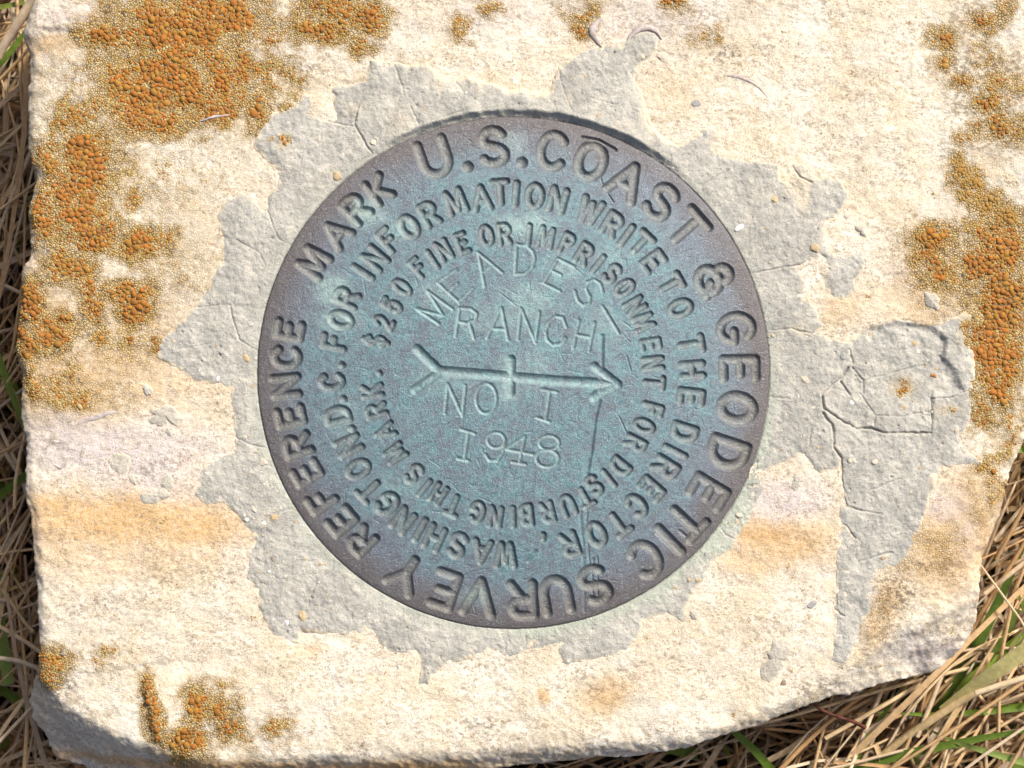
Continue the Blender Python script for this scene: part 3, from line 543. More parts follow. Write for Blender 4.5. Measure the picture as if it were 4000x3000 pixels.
# wear: scratches and dents (part of the plate itself)
SC = np.zeros_like(G)
long_s = zD([(770,320),(768,560),(745,880),(712,1010),(675,1300),(640,1500)]) + zF([(600,300),(585,480),(610,700),(620,1000),(625,1300)])
carve(FD, SC, long_s[:6], 12, .30, 1.6); carve(FD, SC, long_s[5:], 9, .12, 1.5)
carve(FD, SC, zF([(655,360),(640,500),(655,760),(668,900)]), 6, .14, 1.5)
for P, w, dp in [(zB([(765,620),(790,700),(870,820)]),5,.2),(zB([(610,265),(750,290),(890,370)]),10,.45),(zD([(920,1010),(1000,1190)]),4,.15),(zD([(960,200),(1010,235)]),4,.15),(zD([(985,490),(1020,620)]),4,.15),(zG([(1000,655),(1150,775)]),4,.08),
   (zF([(140,860),(205,775)]),9,.2),(zF([(700,840),(690,960),(700,1180)]),6,.2),(zF([(735,830),(740,1170)]),5,.2),(zF([(1240,620),(1420,800)]),7,.25),(zF([(1300,600),(1470,760)]),5,.2),(zF([(1440,600),(1560,700)]),8,.2),(zC([(1140,960),(1210,1200)]),4,.12)]:
    carve(FD, SC, P, w, dp, 1.5)
for _ in range(900):
    rr_ = 960 * math.sqrt(rng.random()); t = rng.random() * 6.283; x, y = DX + rr_ * math.cos(t), DY + rr_ * math.sin(t); a_ = rng.normal(2.4, .7); L = rng.uniform(15, 60)
    carve(FD, SC, [(x, y), (x + L * math.cos(a_), y + L * math.sin(a_))], 3.4, rng.uniform(.02, .07), 1.5)
rd = np.hypot(FD.X - DX, FD.Y - DY); ang = np.arctan2(FD.Y - DY, FD.X - DX)
Re = DR + 3.5 * (vnoise(ang * 6 + 50, rd * 0, 2) - .5) + 2.5 * (vnoise(ang * 40 + 300, rd * 0, 3) - .5)
dome = RIMZ + 2.1 * (1 - np.clip(rd / DR, 0, 1.05) ** 2.2)
edge = (rd - Re) / PX
lipz = 0
blur = 0.045 * fbm(FD.X, FD.Y, 120, 3, 2) + 0.025 * fbm(FD.X, FD.Y, 20, 3, 4) + 0.018 * fbm(FD.X, FD.Y, 7, 2, 6)
Gw = G * (1 + 0.10 * fbm(FD.X, FD.Y, 14, 2, 1))
Z = dome + blur - np.maximum(Gw, SC) - 0.12 * np.exp(np.clip(edge, -5, 0) / 0.35) - np.clip(edge + 0.05, 0, None) * 7
FD.V = Z
gy, gx = np.gradient(Z, STEP / PX)
N = np.stack([-gx, gy, np.ones_like(Z)], -1); N /= np.linalg.norm(N, axis=-1, keepdims=True)
pat = np.zeros(FD.X.shape + (4,), np.float32)
wxd, wyd = warp(FD.X, FD.Y, 40, 110)
cl = fbm(FD.X, FD.Y, 220, 4, 3)
pat[..., 0] = np.clip(smooth(980, 660, rd + 170 * cl) * (0.75 + 0.5 * fbm(FD.X, FD.Y, 90, 4, 5)), 0, 1)
rr2 = np.hypot(FD.X - DX + 30, FD.Y - DY - 40)
pat[..., 1] = np.clip(smooth(830, 990, rd + 60 * fbm(FD.X, FD.Y, 120, 3, 1)) * 0.85 - .25 * blobs(wxd, wyd, [(2600,800,260,260)]), 0, 1)
pat[..., 2] = np.clip(0.7 * blobs(wxd, wyd, [(1995,1470,34,75,1.0),(1950,1250,160,60,.35),(1300,1130,70,60),(1440,840,60,50),(2050,880,110,40,.9),(2060,1180,100,60,.6),(1330,1250,80,50,.6),(2010,560,50,40,.5),(1560,900,70,40,.5),(2100,1450,60,90,.45),(1720,1480,120,50,.3),(2350,1280,90,80,.3),(1350,1640,60,90,.35),(1700,1150,60,50,.4),(1860,2330,70,40,.5),(2400,1000,70,50,.3),(2200,1050,60,40,.5),(1560,1900,90,50,.3)]) * (.8 + .7 * fbm(FD.X, FD.Y, 40, 3, 7)), 0, .75)
cast = np.where((OWN > 0) & (OWN <= NCAST), smooth(0.03, 0.25, G), 0)
pat[..., 3] = cast * (.55 + .45 * smooth(620, 900, rd))
pat[..., 1] = np.maximum(pat[..., 1], .65 * np.where((G > .001) & (OWN <= NCAST), smooth(.16, .02, G), 0))
pat[..., 2] = np.maximum(pat[..., 2], np.where(OWN == ARROW, .28 * smooth(.05, .3, G), 0)); pat[..., 2] = np.maximum(pat[..., 2], np.where((OWN > NCAST) & (OWN <= NSTAMP), .30 * smooth(.02, .12, G), 0))
V = np.stack([(FD.X - 2000) / PX, (1500 - FD.Y) / PX, Z], -1).reshape(-1, 3) / 1000
a, b, c, d = grid_faces(*FD.X.shape)
own = OWN[:-1, :-1]; inside = (edge < 0.42)[:-1, :-1]
disk = obj("survey_disk", None, label="round bronze survey marker disk with blue green patina and engraved lettering", cat="survey marker")
Nf = N.reshape(-1, 3).astype(np.float32); Pf = pat.reshape(-1, 4)
kf = inside & (own == 0)
Q = np.stack([a[kf], b[kf], c[kf], d[kf]], -1); v_, q_, p_, n_ = compact(V, Q, Pf, Nf)
obj("plate", mesh_from("plate", v_, q_, M_bronze, True, {"patina": p_}, n_), disk)
flat_own = np.where(inside, own, 0); order = np.argsort(flat_own.ravel(), kind='stable'); so = flat_own.ravel()[order]
QA = np.stack([a.ravel(), b.ravel(), c.ravel(), d.ravel()], -1)
for k in range(1, nid + 1):
    i0, i1 = np.searchsorted(so, [k, k + 1])
    if i1 <= i0: continue
    v_, q_, p_, n_ = compact(V, QA[order[i0:i1]], Pf, Nf)
    nm = "arrow" if k == ARROW else "letter"
    obj(nm, mesh_from(nm, v_, q_, M_bronze, True, {"patina": p_}, n_), disk)

# ------------------------------------------------------------------ lichen: areoles (big ones single parts, small ones one crust per colony)
NS = 8
def dome_arrays(r):
    """unit areole: 8-sided cushion with an uneven outline"""
    t = np.arange(NS) * 2 * np.pi / NS + r.uniform(0, 1)
    ro = 1 + r.uniform(-.25, .2, NS); hi = r.uniform(.22, .36)
    v = [(ro[i] * math.cos(t[i]), ro[i] * math.sin(t[i]), -.35) for i in range(NS)]
    v += [(ro[i] * .86 * math.cos(t[i]), ro[i] * .86 * math.sin(t[i]), hi * r.uniform(.62, .95)) for i in range(NS)]
    v += [(r.uniform(-.1, .1), r.uniform(-.1, .1), hi)]
    f = []
    for i in range(NS):
        j = (i + 1) % NS; f += [(i, j, NS + j), (i, NS + j, NS + i), (NS + i, NS + j, 2 * NS)]
    return np.array(v, np.float32), np.array(f, np.int32)
variants = [dome_arrays(rng) for _ in range(12)]
occ_s = 1.6; OX, OY = int(4400 / occ_s), int(3500 / occ_s); occ = np.zeros((OY, OX), bool)
def disc_mask(r):
    k = int(math.ceil(r)); yy, xx = np.mgrid[-k:k + 1, -k:k + 1]; return (xx * xx + yy * yy) <= r * r, k
FDn = Field(-30, -60, 4100, 3060, 8.0)
xw1, yw1 = warp(FDn.X, FDn.Y, 34, 120); xw2_, yw2_ = warp(FDn.X, FDn.Y, 12, 36)
cd = np.stack([blobs(.5 * xw1 + .5 * xw2_, .5 * yw1 + .5 * yw2_, L) for _, L in COLONIES])
cbest = cd.argmax(0); cmax = cd.max(0)
pat2 = fbm(FDn.X, FDn.Y, 80, 4, 2, 0.7)
granules = [[] for _ in COLONIES]
okst = (f_sil.at(FDn.X, FDn.Y) > -4)
mrt = f_mort.at(FDn.X, FDn.Y)
ONM = len(COLONIES) - 1
for r_mm, tries, lo in [(0.66, 900, .88), (0.52, 3200, .80), (0.40, 7500, .72), (0.30, 15000, .60), (0.225, 30000, .46), (0.165, 46000, .34)]:
    w = np.clip(cmax + .95 * pat2 - lo, 0, None) * okst
    w = np.where((mrt > 6) & (cbest != ONM), 0, w); w = np.where((mrt < -4) & (cbest == ONM), 0, w)
    w = (np.minimum(w, .7) ** 1.3).ravel(); cw = np.cumsum(w)
    pick = np.searchsorted(cw, rng.random(tries) * cw[-1]); pj, pi = np.divmod(pick, FDn.X.shape[1])
    xs = FDn.xs[pi] + rng.uniform(-4, 4, tries); ys = FDn.ys[pj] + rng.uniform(-4, 4, tries)
    for x, y, j, i in zip(xs, ys, pj, pi):
        r = r_mm * PX * rng.uniform(.82, 1.15); m, k = disc_mask(r / occ_s * .64)
        u, v = int((x + 60) / occ_s), int((y + 100) / occ_s)
        if u - k < 0 or v - k < 0 or u + k + 1 > OX or v + k + 1 > OY: continue
        sl = occ[v - k:v + k + 1, u - k:u + k + 1]
        if (sl & m).any(): continue
        m2, k2 = disc_mask(r / occ_s * .76)
        if u - k2 < 0 or v - k2 < 0 or u + k2 + 1 > OX or v + k2 + 1 > OY: continue
        occ[v - k2:v + k2 + 1, u - k2:u + k2 + 1] |= m2
        granules[cbest[j, i]].append((x, y, r, cmax[j, i]))
ORANGE = np.array([(0.37, 0.110, 0.013), (0.30, 0.092, 0.012), (0.34, 0.145, 0.02)]); GOLD = np.array([(0.36, 0.22, 0.05), (0.31, 0.22, 0.08), (0.46, 0.35, 0.17)])
vm = [mesh_from("areole", v, f, M_areole) for v, f in variants]
for ci, ((label, L), gs) in enumerate(zip(COLONIES, granules)):
    if not gs: continue
    gs.sort(key=lambda g: -g[2])
    gx_, gy_ = gs[0][0], gs[0][1]
    root = obj("lichen_colony", None, label=label, cat="lichen")
    wx0, wy0 = W(L[0][0], L[0][1]); root.location = (wx0 / 1000, wy0 / 1000, zs(L[0][0], L[0][1]) / 1000)
    npart = min(300, sum(1 for g in gs if g[2] > .30 * PX), max(6, len(gs) // 3))
    zz = FS.at(np.array([g[0] for g in gs]), np.array([g[1] for g in gs]))
    if ci == ONM: zz = np.array([ztop(g[0], g[1]) for g in gs])
    VS, FSx, TS = [], [], []; off = 0
    for n, (x, y, r, dn) in enumerate(gs):
        rm = r / PX; p_or = np.clip((rm - .17) / .20, 0, 1) * np.clip((dn - .2) / .35, 0.25, 1) + .10
        col = (ORANGE if rng.random() < p_or else GOLD)[rng.integers(3)] * rng.uniform(.85, 1.12)
        if ci == 9: col = col * .5 + GOLD[0] * .5
        X_, Y_ = W(x, y); loc = np.array([X_, Y_, zz[n]]) / 1000; sc = rm / 1000; hz = rng.uniform(.75, 1.25); rot = rng.uniform(0, 6.283)
        k = rng.integers(len(variants)); el = rng.uniform(.85, 1.2)
        if n < npart:
            o = obj("areole", vm[k], root); o.location = Vector(loc) - root.location; o.scale = (sc * el, sc / el, sc * hz); o.rotation_euler = (0, 0, rot); o.color = (*col, 1)
        else:
            v, f = variants[k]; cr, sr = math.cos(rot), math.sin(rot); q = np.empty_like(v)
            ex, ey = v[:, 0] * el, v[:, 1] / el
            q[:, 0] = (ex * cr - ey * sr) * sc; q[:, 1] = (ex * sr + ey * cr) * sc; q[:, 2] = v[:, 2] * sc * hz
            VS.append(q + (loc - np.array(root.location))); FSx.append(f + off); off += len(v); TS.append(np.tile(np.append(col, 1), (len(v), 1)))
    if VS: obj("crust", mesh_from("crust", np.concatenate(VS), np.concatenate(FSx), M_crust, True, {"tint": np.concatenate(TS)}), root, kind="stuff")

# ------------------------------------------------------------------ mortar smears, chips, fossils
def smear(outline, thick, label, mat=M_mortar):
    P = np.array(outline, float); c0 = P.mean(0); d = P - c0; an = np.arctan2(d[:, 1], d[:, 0]); o_ = np.argsort(an); an, rad = an[o_], np.hypot(d[:, 0], d[:, 1])[o_]
    NA, NR = 56, 9; t = np.linspace(-np.pi, np.pi, NA, endpoint=False); r = np.interp(t, np.concatenate([an - 2 * np.pi, an, an + 2 * np.pi]), np.tile(rad, 3))
    r *= 1 + .10 * (np.sin(7 * t + P[0, 0]) * .5 + rng.uniform(-.7, .7, NA))
    xs = [c0[0]]; ys = [c0[1]]; hs = [thick]
    for k in range(1, NR + 1):
        f = k / NR; xs += list(c0[0] + r * f * np.cos(t)); ys += list(c0[1] + r * f * np.sin(t)); hs += [thick * .7 * (1 - f ** 2.5) - (.25 if k == NR else 0)] * NA
    xs, ys, hs = map(np.array, (xs, ys, hs)); z = FS.at(xs, ys) * .8 + hs + .07 * fbm(xs, ys, 14, 3, 3)
    X_, Y_ = W(xs, ys); F_ = []
    for i in range(NA): F_.append((0, 1 + (i + 1) % NA, 1 + i))
    for k in range(NR - 1):
        for i in range(NA):
            a_, b_ = 1 + k * NA + i, 1 + k * NA + (i + 1) % NA; F_ += [(a_, b_, b_ + NA), (a_, b_ + NA, a_ + NA)]
    v = np.stack([X_, Y_, z], -1) / 1000; F_ = np.array(F_)
    stn = np.zeros((len(v), 4), np.float32); stn[:, 3] = 1; stn[:, 0] = .25; stn[-2 * NA:, 0] = .75; stn[-NA:, 0] = .95
    o = obj("mortar_smear", mesh_from("mortar_smear", v, F_, mat, True, {"stain": stn}), label=label, cat="mortar")
smear(z4([(905,960),(960,945),(1000,925),(1080,930),(1110,980),(1140,1010),(1090,1055),(1035,1030),(1020,985),(960,985),(910,1010)]), .35, "ragged grey mortar smear left of the mortar collar, above the lilac band")
smear(z4([(885,790),(920,800),(940,850),(905,865),(885,830)]), .4, "small upright mortar crumb below the mortar's left tip")
smear(z4([(670,1240),(750,1215),(810,1240),(800,1300),(770,1350),(700,1320),(665,1280)]), .3, "grey mortar patch left of the chipped hollow in the lilac band")
smear(z4([(850,1500),(900,1450),(980,1440),(1040,1450),(1070,1420),(1070,1480),(1000,1500),(930,1530),(870,1530)]), .55, "flat mortar strip under the chipped hollow on the left")
smear(z4([(1000,1370),(1040,1340),(1070,1400),(1050,1460),(1010,1440)]), .5, "mortar lump at the right end of the strip under the hollow")
smear(z4([(1020,1070),(1070,1065),(1080,1100),(1040,1110)]), .3, "tiny round mortar dab on the lilac band")
smear(z4([(800,1360),(850,1350),(870,1390),(820,1410)]), .35, "tiny mortar dab inside the chipped hollow")
smear(z8([(650,900),(700,840),(760,850),(790,910),(770,960),(730,1000),(700,1070),(640,1140),(580,1130),(590,1030),(640,990)]), .55, "long dirty mortar smear between the disk and the lower right corner")
smear(z3([(1165,1395),(1205,1385),(1245,1440),(1240,1465),(1200,1430)]), .4, "thin mortar sliver right of the mortar's upper right lobe")
smear(z5([(1595,215),(1630,230),(1690,300),(1695,345),(1650,320),(1600,260)]), .45, "pale mortar sliver amid orange lichen above the recess")
smear(z5([(810,1330),(840,1330),(835,1400),(810,1450),(780,1450),(795,1390)]), .3, "teardrop mortar dab on the lilac stone right of the disk")
smear(z8([(150,690),(180,685),(205,735),(180,745)]), .35, "grey mortar crumb on the stone below the disk's lower right rim")

VS, FSx, TS = [], [], []; off = 0
while len(VS) < 330:
    x, y = (rng.uniform(620, 3780), rng.uniform(130, 2640)) if rng.random() < .6 else (DX + rng.normal(900, 170) , DY + rng.normal(560, 260)) if rng.random() < .5 else (DX - abs(rng.normal(900, 120)), DY + rng.normal(500, 300))
    if math.hypot(x - DX, y - DY) < DR + 8 or f_mort.at(np.array([x]), np.array([y]))[0] < 6: continue
    v, f = variants[rng.integers(len(variants))]; sc = (2.2 + abs(rng.normal(0, 2.6))) / PX; X_, Y_ = W(x, y); q = v * [sc * rng.uniform(.7, 1.3), sc, sc * 1.3] + [X_, Y_, ztop(x, y)]
    VS.append(q / 1000); FSx.append(f + off); off += len(v); TS.append(np.tile(np.append(np.array([(0.62, 0.55, 0.43), (0.52, 0.40, 0.24), (0.70, 0.66, 0.58), (0.40, 0.38, 0.34)])[rng.integers(4)] * rng.uniform(.8, 1.1), 1), (len(v), 1)))
M_grit = make_plain("sand grit", (0.85, 0.85, 0.85), (1, 1, 1), 2500, 0.9, 0.0001, None, "tint")
obj("sand_grit", mesh_from("sand_grit", np.concatenate(VS), np.concatenate(FSx), M_grit, False, {"tint": np.concatenate(TS)}), label="tiny pale and tan sand crumbs strewn over the grey mortar", cat="grit", kind="stuff")
import bmesh
def pebble_mesh(name, seed, mat):
    bm = bmesh.new(); bmesh.ops.create_icosphere(bm, subdivisions=3, radius=1); r = np.random.default_rng(seed)
    ax = [Vector(r.normal(size=3)).normalized() for _ in range(13)]; am = r.uniform(.5, .92, 13); lob = [Vector(r.normal(size=3)) for _ in range(5)]
    for v in bm.verts:
        for n, h in zip(ax, am):
            k = v.co.dot(n)
            if k > h: v.co -= n * (k - h) * .9
        v.co *= 1 + .09 * sum(math.sin(3.5 * v.co.dot(q) + i) for i, q in enumerate(lob)) / 2 + .03 * r.normal()
    me = bpy.data.meshes.new(name); bm.to_mesh(me); bm.free(); me.materials.append(mat); return me
PEB = [((1316,690),26,18,"crumbly tan stone lump pressed against the disk's upper left rim",M_tan,30),((1458,557),16,14,"pale chip in mortar above the letter U",M_chip,0),((2590,222),26,20,"pale pebble with a dark shadow right of the fossil crescent",M_chip,20),((2510,222),13,10,"small pale grain left of the pebble by the fossil crescent",M_chip,0),
 ((2720,405),20,16,"round grey pebble on the cream stone at upper right",M_grey,40),((3182,968),19,22,"oval tan chip in the mortar's upper right lobe",M_tan,10),((3024,778),15,18,"tan chip in mortar right of the letter T",M_tan,0),((2885,892),22,12,"bright white chip on mortar beside the ampersand",M_white,-30),
 ((3144,1484),20,15,"pale oval chip in mortar right of GEODETIC",M_chip,20),((3325,1573),8,14,"bright white sliver on the cracked recess",M_white,-40),((3176,1592),14,7,"pale sliver beside the fork of cracks",M_chip,-40),((3018,1310),9,9,"tiny tan grain at the disk rim beside the letter G",M_tan,0),
 ((1184,2406),17,25,"tan flake in mortar below left of the disk",M_tan,-20),((1120,2431),13,14,"white grain left of the tan flake below the disk",M_white,0),((1070,2020),18,15,"tan crumb on mortar left of REFERENCE's first letters",M_tan,10),((994,1990),12,17,"pale crumb near the ochre edge left of the disk",M_chip,-30),
 ((3173,2361),23,19,"grey round pebble on the stone right of SURVEY",M_grey,0),((3059,2668),16,13,"brown seed shaped chip at the foot of the dirty mortar smear",M_brown,-30),((2891,2013),19,14,"pale yellow crumb at the disk's right rim",M_chip,30),((2725,2266),11,10,"tan grain below the disk's right rim, right of a pair",M_tan,0),((2690,2264),9,9,"tan grain below the disk's right rim, left of a pair",M_tan,0),
 ((851,1478),8,15,"white elongated grain on the mortar's left tip",M_white,20),((1029,1804),17,15,"pinkish pale chip in mortar left of REFERENCE",M_chip,0),((962,1399),14,20,"tan chip in mortar at the left beside a long crack",M_tan,-20),((1065,2183),6,12,"tiny dark brown seed on mortar at lower left",M_brown,0),
 ((2305,1835),0,0,"",None,0),((3290,1390),14,17,"pale chip at the left corner of the recess",M_grey,0),((3400,1308),8,12,"tiny tan grain inside the recess top",M_tan,0),((3575,1342),14,13,"rough tan chip inside the recess",M_tan,0),((3530,1590),11,10,"small tan fleck in the recess middle",M_tan,0),
 ((3320,1800),9,10,"pinkish grain beside the long vertical crack",M_chip,0),((3415,1800),12,14,"cream grain in the lower recess",M_chip,20),((3640,1880),22,34,"cream stone chip on the right border of the recess",M_chip,20),((3455,2180),13,10,"tan grain near the recess's lower crack",M_tan,0),((3310,845),20,14,"pale stone flake right of the mortar's upper right lobe",M_chip,-20),((1245,540),9,14,"small pale chip in mortar above MARK",M_chip,0)]
for i, ((x, y), rx, ry, lab, mat, rot) in enumerate(PEB):
    if rx == 0: continue
    o = obj("pebble", pebble_mesh("pebble", i, mat), label=lab, cat="pebble")
    X_, Y_ = W(x, y); rz = .38 * min(rx, ry); o.location = (X_ / 1000, Y_ / 1000, (ztop(x, y) + .1 * rz / PX) / 1000)
    o.scale = (rx / PX / 1000, ry / PX / 1000, rz / PX / 1000); o.rotation_euler = (0, 0, math.radians(-rot))
def tube(path, radii, sides=6, flat=1.0):
    """path Nx3 (mm), returns verts, quads"""
    P = np.array(path, float); n = len(P); T = np.gradient(P, axis=0); T /= np.linalg.norm(T, axis=1, keepdims=True) + 1e-9
    up = np.array([0, 0, 1.0]); S_ = np.cross(T, up); S_ /= np.linalg.norm(S_, axis=1, keepdims=True) + 1e-9; U = np.cross(S_, T)
    t = np.arange(sides) * 2 * np.pi / sides
    V_ = P[:, None] + np.array(radii)[:, None, None] * (np.cos(t)[None, :, None] * S_[:, None] + flat * np.sin(t)[None, :, None] * U[:, None])
    i = np.arange(n * sides).reshape(n, sides); j = np.roll(i, -1, 1)
    Q_ = np.stack([i[:-1], j[:-1], j[1:], i[1:]], -1).reshape(-1, 4)
    return V_.reshape(-1, 3), Q_
def fossil(pts, radii, flat=.6, lift=.05):
    pa = np.array(pts); n = 18; tt = np.linspace(0, len(pa) - 1, n); xs = np.interp(tt, range(len(pa)), pa[:, 0]); ys = np.interp(tt, range(len(pa)), pa[:, 1])
    rr_ = np.interp(tt, np.linspace(0, len(pa) - 1, len(radii)), radii) / PX
    X_, Y_ = W(xs, ys); z = FS.at(xs, ys) + lift
    v, q = tube(np.stack([X_, Y_, z], -1), rr_, 8, flat); obj("fossil_shell", mesh_from("fossil_shell", v / 1000, q, M_shell), stone)
fossil(z2([(1810,275),(1840,220),(1890,180),(1950,168),(2000,190),(2030,240)]), [2, 9, 12, 12, 8, 3], .5, .15)
fossil(z2([(1655,110),(1620,150),(1600,200),(1630,250),(1660,290)]), [2, 10, 20, 12, 9, 2], .6, .1)
fossil(z4([(460,1050),(520,1015),(590,1000),(660,970),(740,965)]), [2, 10, 13, 10, 3], .35, -.05)
fossil(z4([(330,1290),(370,1310),(400,1280),(420,1250)]), [2, 7, 6, 2], .5, .05)
fossil(z3([(380,465),(450,470),(520,500),(580,540),(630,600)]), [4, 8, 5, 4, 2], .4, .0)
fossil(z1([(1230,750),(1330,720),(1420,710)]), [2, 6, 2], .5, .1)

# ------------------------------------------------------------------ ground and grass
gx_ = np.linspace(-1.2, 1.2, 161); GX, GY = np.meshgrid(gx_, gx_[::-1])
GZ = -0.060 + 0.006 * fbm(GX * 1e4, GY * 1e4, 600, 4, 2) 
a, b, c, d = grid_faces(161, 161)
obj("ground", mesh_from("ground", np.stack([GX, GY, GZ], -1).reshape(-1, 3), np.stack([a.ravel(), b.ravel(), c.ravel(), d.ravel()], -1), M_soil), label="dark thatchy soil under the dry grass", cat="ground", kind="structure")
STRAW = np.array([(0.64, 0.45, 0.25), (0.72, 0.55, 0.33), (0.52, 0.35, 0.18), (0.62, 0.49, 0.34), (0.46, 0.29, 0.14), (0.70, 0.58, 0.42), (0.38, 0.29, 0.20)])
GREEN = np.array([(0.13, 0.21, 0.02), (0.17, 0.25, 0.03), (0.22, 0.28, 0.06), (0.10, 0.17, 0.02)])
def ribbon(P, wid):
    P = np.array(P, float); T = np.gradient(P, axis=0); T /= np.linalg.norm(T, axis=1, keepdims=True) + 1e-9
    S_ = np.cross(T, [0, 0, 1.0]); S_ /= np.linalg.norm(S_, axis=1, keepdims=True) + 1e-9; w = np.array(wid)[:, None]
    L = P - S_ * w + [0, 0, .18] * w; R_ = P + S_ * w + [0, 0, .18] * w
    V_ = np.stack([L, P - [0, 0, .12] * w, R_], 1).reshape(-1, 3); i = np.arange(len(P) * 3).reshape(-1, 3)
    Q_ = np.concatenate([np.stack([i[:-1, k], i[:-1, k + 1], i[1:, k + 1], i[1:, k]], -1) for k in (0, 1)])
    return V_, Q_
def blades(n, green, zone):
    VS, QS, TS = [], [], []; off = 0
    while n > 0:
        x, y = zone(); px, py = 2000 + x * PX, 1500 - y * PX
        L = rng.uniform(25, 110) if not green else rng.uniform(30, 90)
        a_ = rng.uniform(0, 6.283) if rng.random() < .55 else rng.normal(.75, .35)
        lean = rng.uniform(-.12, .25) if not green else rng.uniform(.0, .5); z0 = -rng.uniform(24, 58) if not green else -rng.uniform(30, 58)
        bend = rng.normal(0, .5); N_ = 8; t = np.linspace(0, 1, N_); aa = a_ + bend * t
        P = np.stack([x + np.cumsum(np.cos(aa)) * L / N_, y + np.cumsum(np.sin(aa)) * L / N_, z0 + L * lean * t - L * .12 * t * t + 1.5 * np.sin(t * 5 + a_)], -1)
        P[:, 2] = np.clip(P[:, 2], -59, -9)
        mx, my = 2000 + P[:, 0] * PX, 1500 - P[:, 1] * PX
        if (f_sil.at(mx, my) > 25).mean() > .30: 
            n -= .2; continue
        w = rng.uniform(.25, .68) if not green else rng.uniform(.5, 1.15)
        prof = w * (1 - .55 * t ** 2) if not green else w * np.sin(np.pi * (.25 + .73 * t))
        if green or rng.random() < .25: v, q = ribbon(P, prof * (1.3 if green else .95))
        else: v, q = tube(P, prof * .8, 5)
        pal = GREEN if green else STRAW; col = pal[rng.integers(len(pal))] * rng.uniform(.75, 1.15)
        VS.append(v); QS.append(q + off); off += len(v); TS.append(np.tile(np.append(col, 1), (len(v), 1))); n -= 1
    return np.concatenate(VS) / 1000, np.concatenate(QS), np.concatenate(TS)
def zone_all():
    while True:
        k = rng.random()
        if k < .45: x, y = rng.uniform(30, 150), rng.uniform(-120, 10)
        elif k < .80: x, y = rng.uniform(-140, -70), rng.uniform(-110, 100)
        else: x, y = rng.uniform(-150, 150), rng.uniform(-130, 120)
        if f_sil.at(np.array([2000 + x * PX]), np.array([1500 - y * PX]))[0] < 15 or abs(x) > 95: return x, y
v, q, t_ = blades(4200, False, zone_all)
obj("dry_grass", mesh_from("dry_grass", v, q, M_straw, True, {"tint": t_}), label="tangled tan dry grass around the foot of the stone", cat="grass", kind="stuff")
v, q, t_ = blades(140, True, zone_all)
obj("green_grass", mesh_from("green_grass", v, q, M_straw, True, {"tint": t_}), label="sparse green grass blades growing through the dry grass", cat="grass", kind="stuff")
def lay(pts, z, w, col, name, label, cat, flat=False, mat=M_straw, group=None):
    pa = np.array(pts, float); n = 16; tt = np.linspace(0, len(pa) - 1, n); zz = np.interp(tt, np.linspace(0, len(pa) - 1, len(z)), z)
    ker = lambda k: np.interp(tt, range(len(pa)), pa[:, k])
    xs, ys = ker(0), ker(1)
    for _ in range(2): xs[1:-1] = (xs[:-2] + 2 * xs[1:-1] + xs[2:]) / 4; ys[1:-1] = (ys[:-2] + 2 * ys[1:-1] + ys[2:]) / 4
    s_ = (D - zz) / D; X_, Y_ = (xs - 2000) / PX * s_, (1500 - ys) / PX * s_
    P = np.stack([X_, Y_, zz], -1); ww = np.interp(tt, np.linspace(0, len(pa) - 1, len(w)), w) / PX * 1.1
    v, q = ribbon(P, ww) if flat else tube(P, ww, 8)
    tint = np.tile(np.append(col, 1), (len(v), 1)).astype(np.float32)
    obj(name, mesh_from(name, v / 1000, q, mat, True, {"tint": tint}), label=label, cat=cat, group=group)
z9 = zc(3200, 2400, 800); z10 = zc(0, 2200, 600); z11 = zc(0, 0, 260)
lay(z9([(1300,1010),(1600,820),(1900,620),(2230,380),(2600,150)]), [-24,-18,-14], [4,26,30,30], (0.48,0.45,0.20), "grass_blade", "broad straw and green striped blade leaning in from the right edge", "grass blade", True)
lay(z9([(480,1680),(900,1350),(1200,1150),(1500,950),(1700,850)]), [-30,-24,-20], [14,17,16,13], (0.70,0.54,0.30), "straw_stalk", "thick straw stalk rising diagonally below the broad striped blade", "straw")
lay(z9([(1690,850),(1900,780),(2230,680),(2500,600)]), [-20,-18], [12,12], (0.66,0.55,0.38), "straw_stalk", "pale straw stalk running right from the joint under the striped blade", "straw")
lay(z9([(320,1700),(600,1250),(850,900),(1000,680)]), [-34,-26], [9,9,8], (0.66,0.48,0.27), "straw_stalk", "straight straw stalk leaning from the stone's lower corner to the bottom edge", "straw")
lay(z9([(980,1110),(1060,900),(1150,680)]), [-26,-20], [9,9], (0.70,0.62,0.50), "straw_stalk", "short pale straw piece under the stone's lower right corner", "straw")
lay(z9([(1150,1230),(1500,1390),(1700,1450),(2000,1540),(2400,1640)]), [-26,-20,-20], [3,9,12,16], (0.20,0.27,0.07), "grass_blade", "green blade crossing the bottom right corner", "grass blade", True)
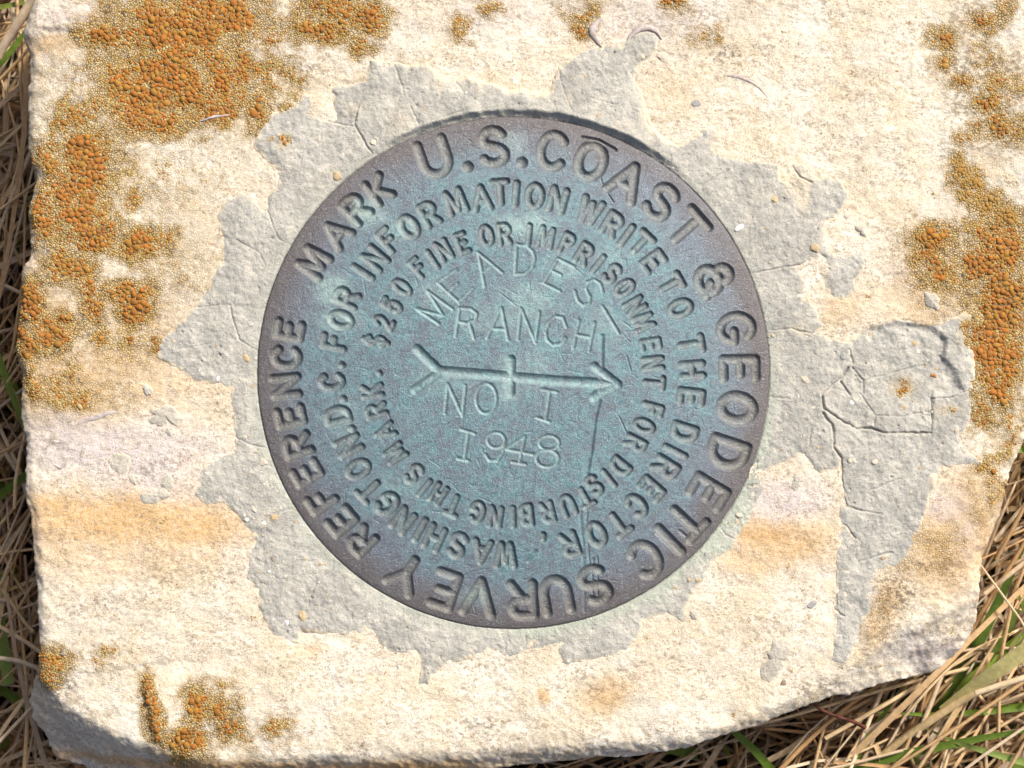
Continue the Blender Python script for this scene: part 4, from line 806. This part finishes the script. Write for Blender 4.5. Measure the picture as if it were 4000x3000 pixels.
lay(z9([(560,1430),(800,1500),(1050,1590),(1300,1650)]), [-34,-30], [12,14,10], (0.17,0.24,0.06), "grass_blade", "short green blade at the bottom edge under the twig", "grass blade", True)
lay(z9([(1820,500),(1930,330),(2050,130),(2130,-60)]), [-26,-20], [12,16,18,16], (0.17,0.26,0.05), "grass_blade", "green blade standing right of the stone's lower right corner", "grass blade", True)
lay(z9([(1720,870),(1870,1070),(2050,1250),(2230,1440)]), [-30,-30], [8,8], (0.66,0.47,0.27), "straw_stalk", "straw stalk slanting down to the right edge below the joint", "straw")
lay(z9([(1300,1680),(1560,1420),(1760,1180),(1950,950)]), [-36,-32], [7,7], (0.60,0.43,0.25), "straw_stalk", "straw stalk crossing the green blade in the bottom right corner", "straw")
lay(z11([(-60,1900),(150,1450),(450,1000),(680,650),(1000,100),(1150,-200)]), [-14,-9], [17,18,18,15], (0.66,0.53,0.38), "straw_stalk", "thick pale straw stalk leaning over the stone's upper left corner", "straw")
lay(z11([(-200,270),(250,200),(820,80)]), [-26,-24], [9,10,8], (0.22,0.28,0.06), "grass_blade", "small green blade at the top left corner", "grass blade", True)
lay(z10([(-30,100),(10,900),(80,1400),(130,1750)]), [-30,-24], [12,20,24,22], (0.15,0.22,0.05), "grass_blade", "green blade at the left edge beside the stone's lower half", "grass blade", True)
lay(z10([(-60,260),(120,500),(350,850),(490,1000)]), [-24,-18], [7,7], (0.50,0.37,0.22), "straw_stalk", "straw stalk at the left edge pointing down to the stone", "straw")
lay(z10([(-60,880),(200,1030),(400,1150),(600,1290)]), [-20,-16], [8,8], (0.55,0.42,0.27), "straw_stalk", "middle straw stalk touching the stone's left edge above the rusty spot", "straw")
lay(z10([(-60,1360),(250,1400),(600,1530)]), [-18,-16], [9,9], (0.52,0.44,0.34), "straw_stalk", "greyish straw stalk touching the stone's left edge below the rusty spot", "straw")
lay(z8([(880,1220),(950,1300),(1080,1350),(1160,1372),(1235,1412)]), [-8,-6,-4], [5,7,6,6.5,8], (1,1,1), "twig", "dark red brown twig poking out under the stone's lower edge", "twig", mat=M_twig)
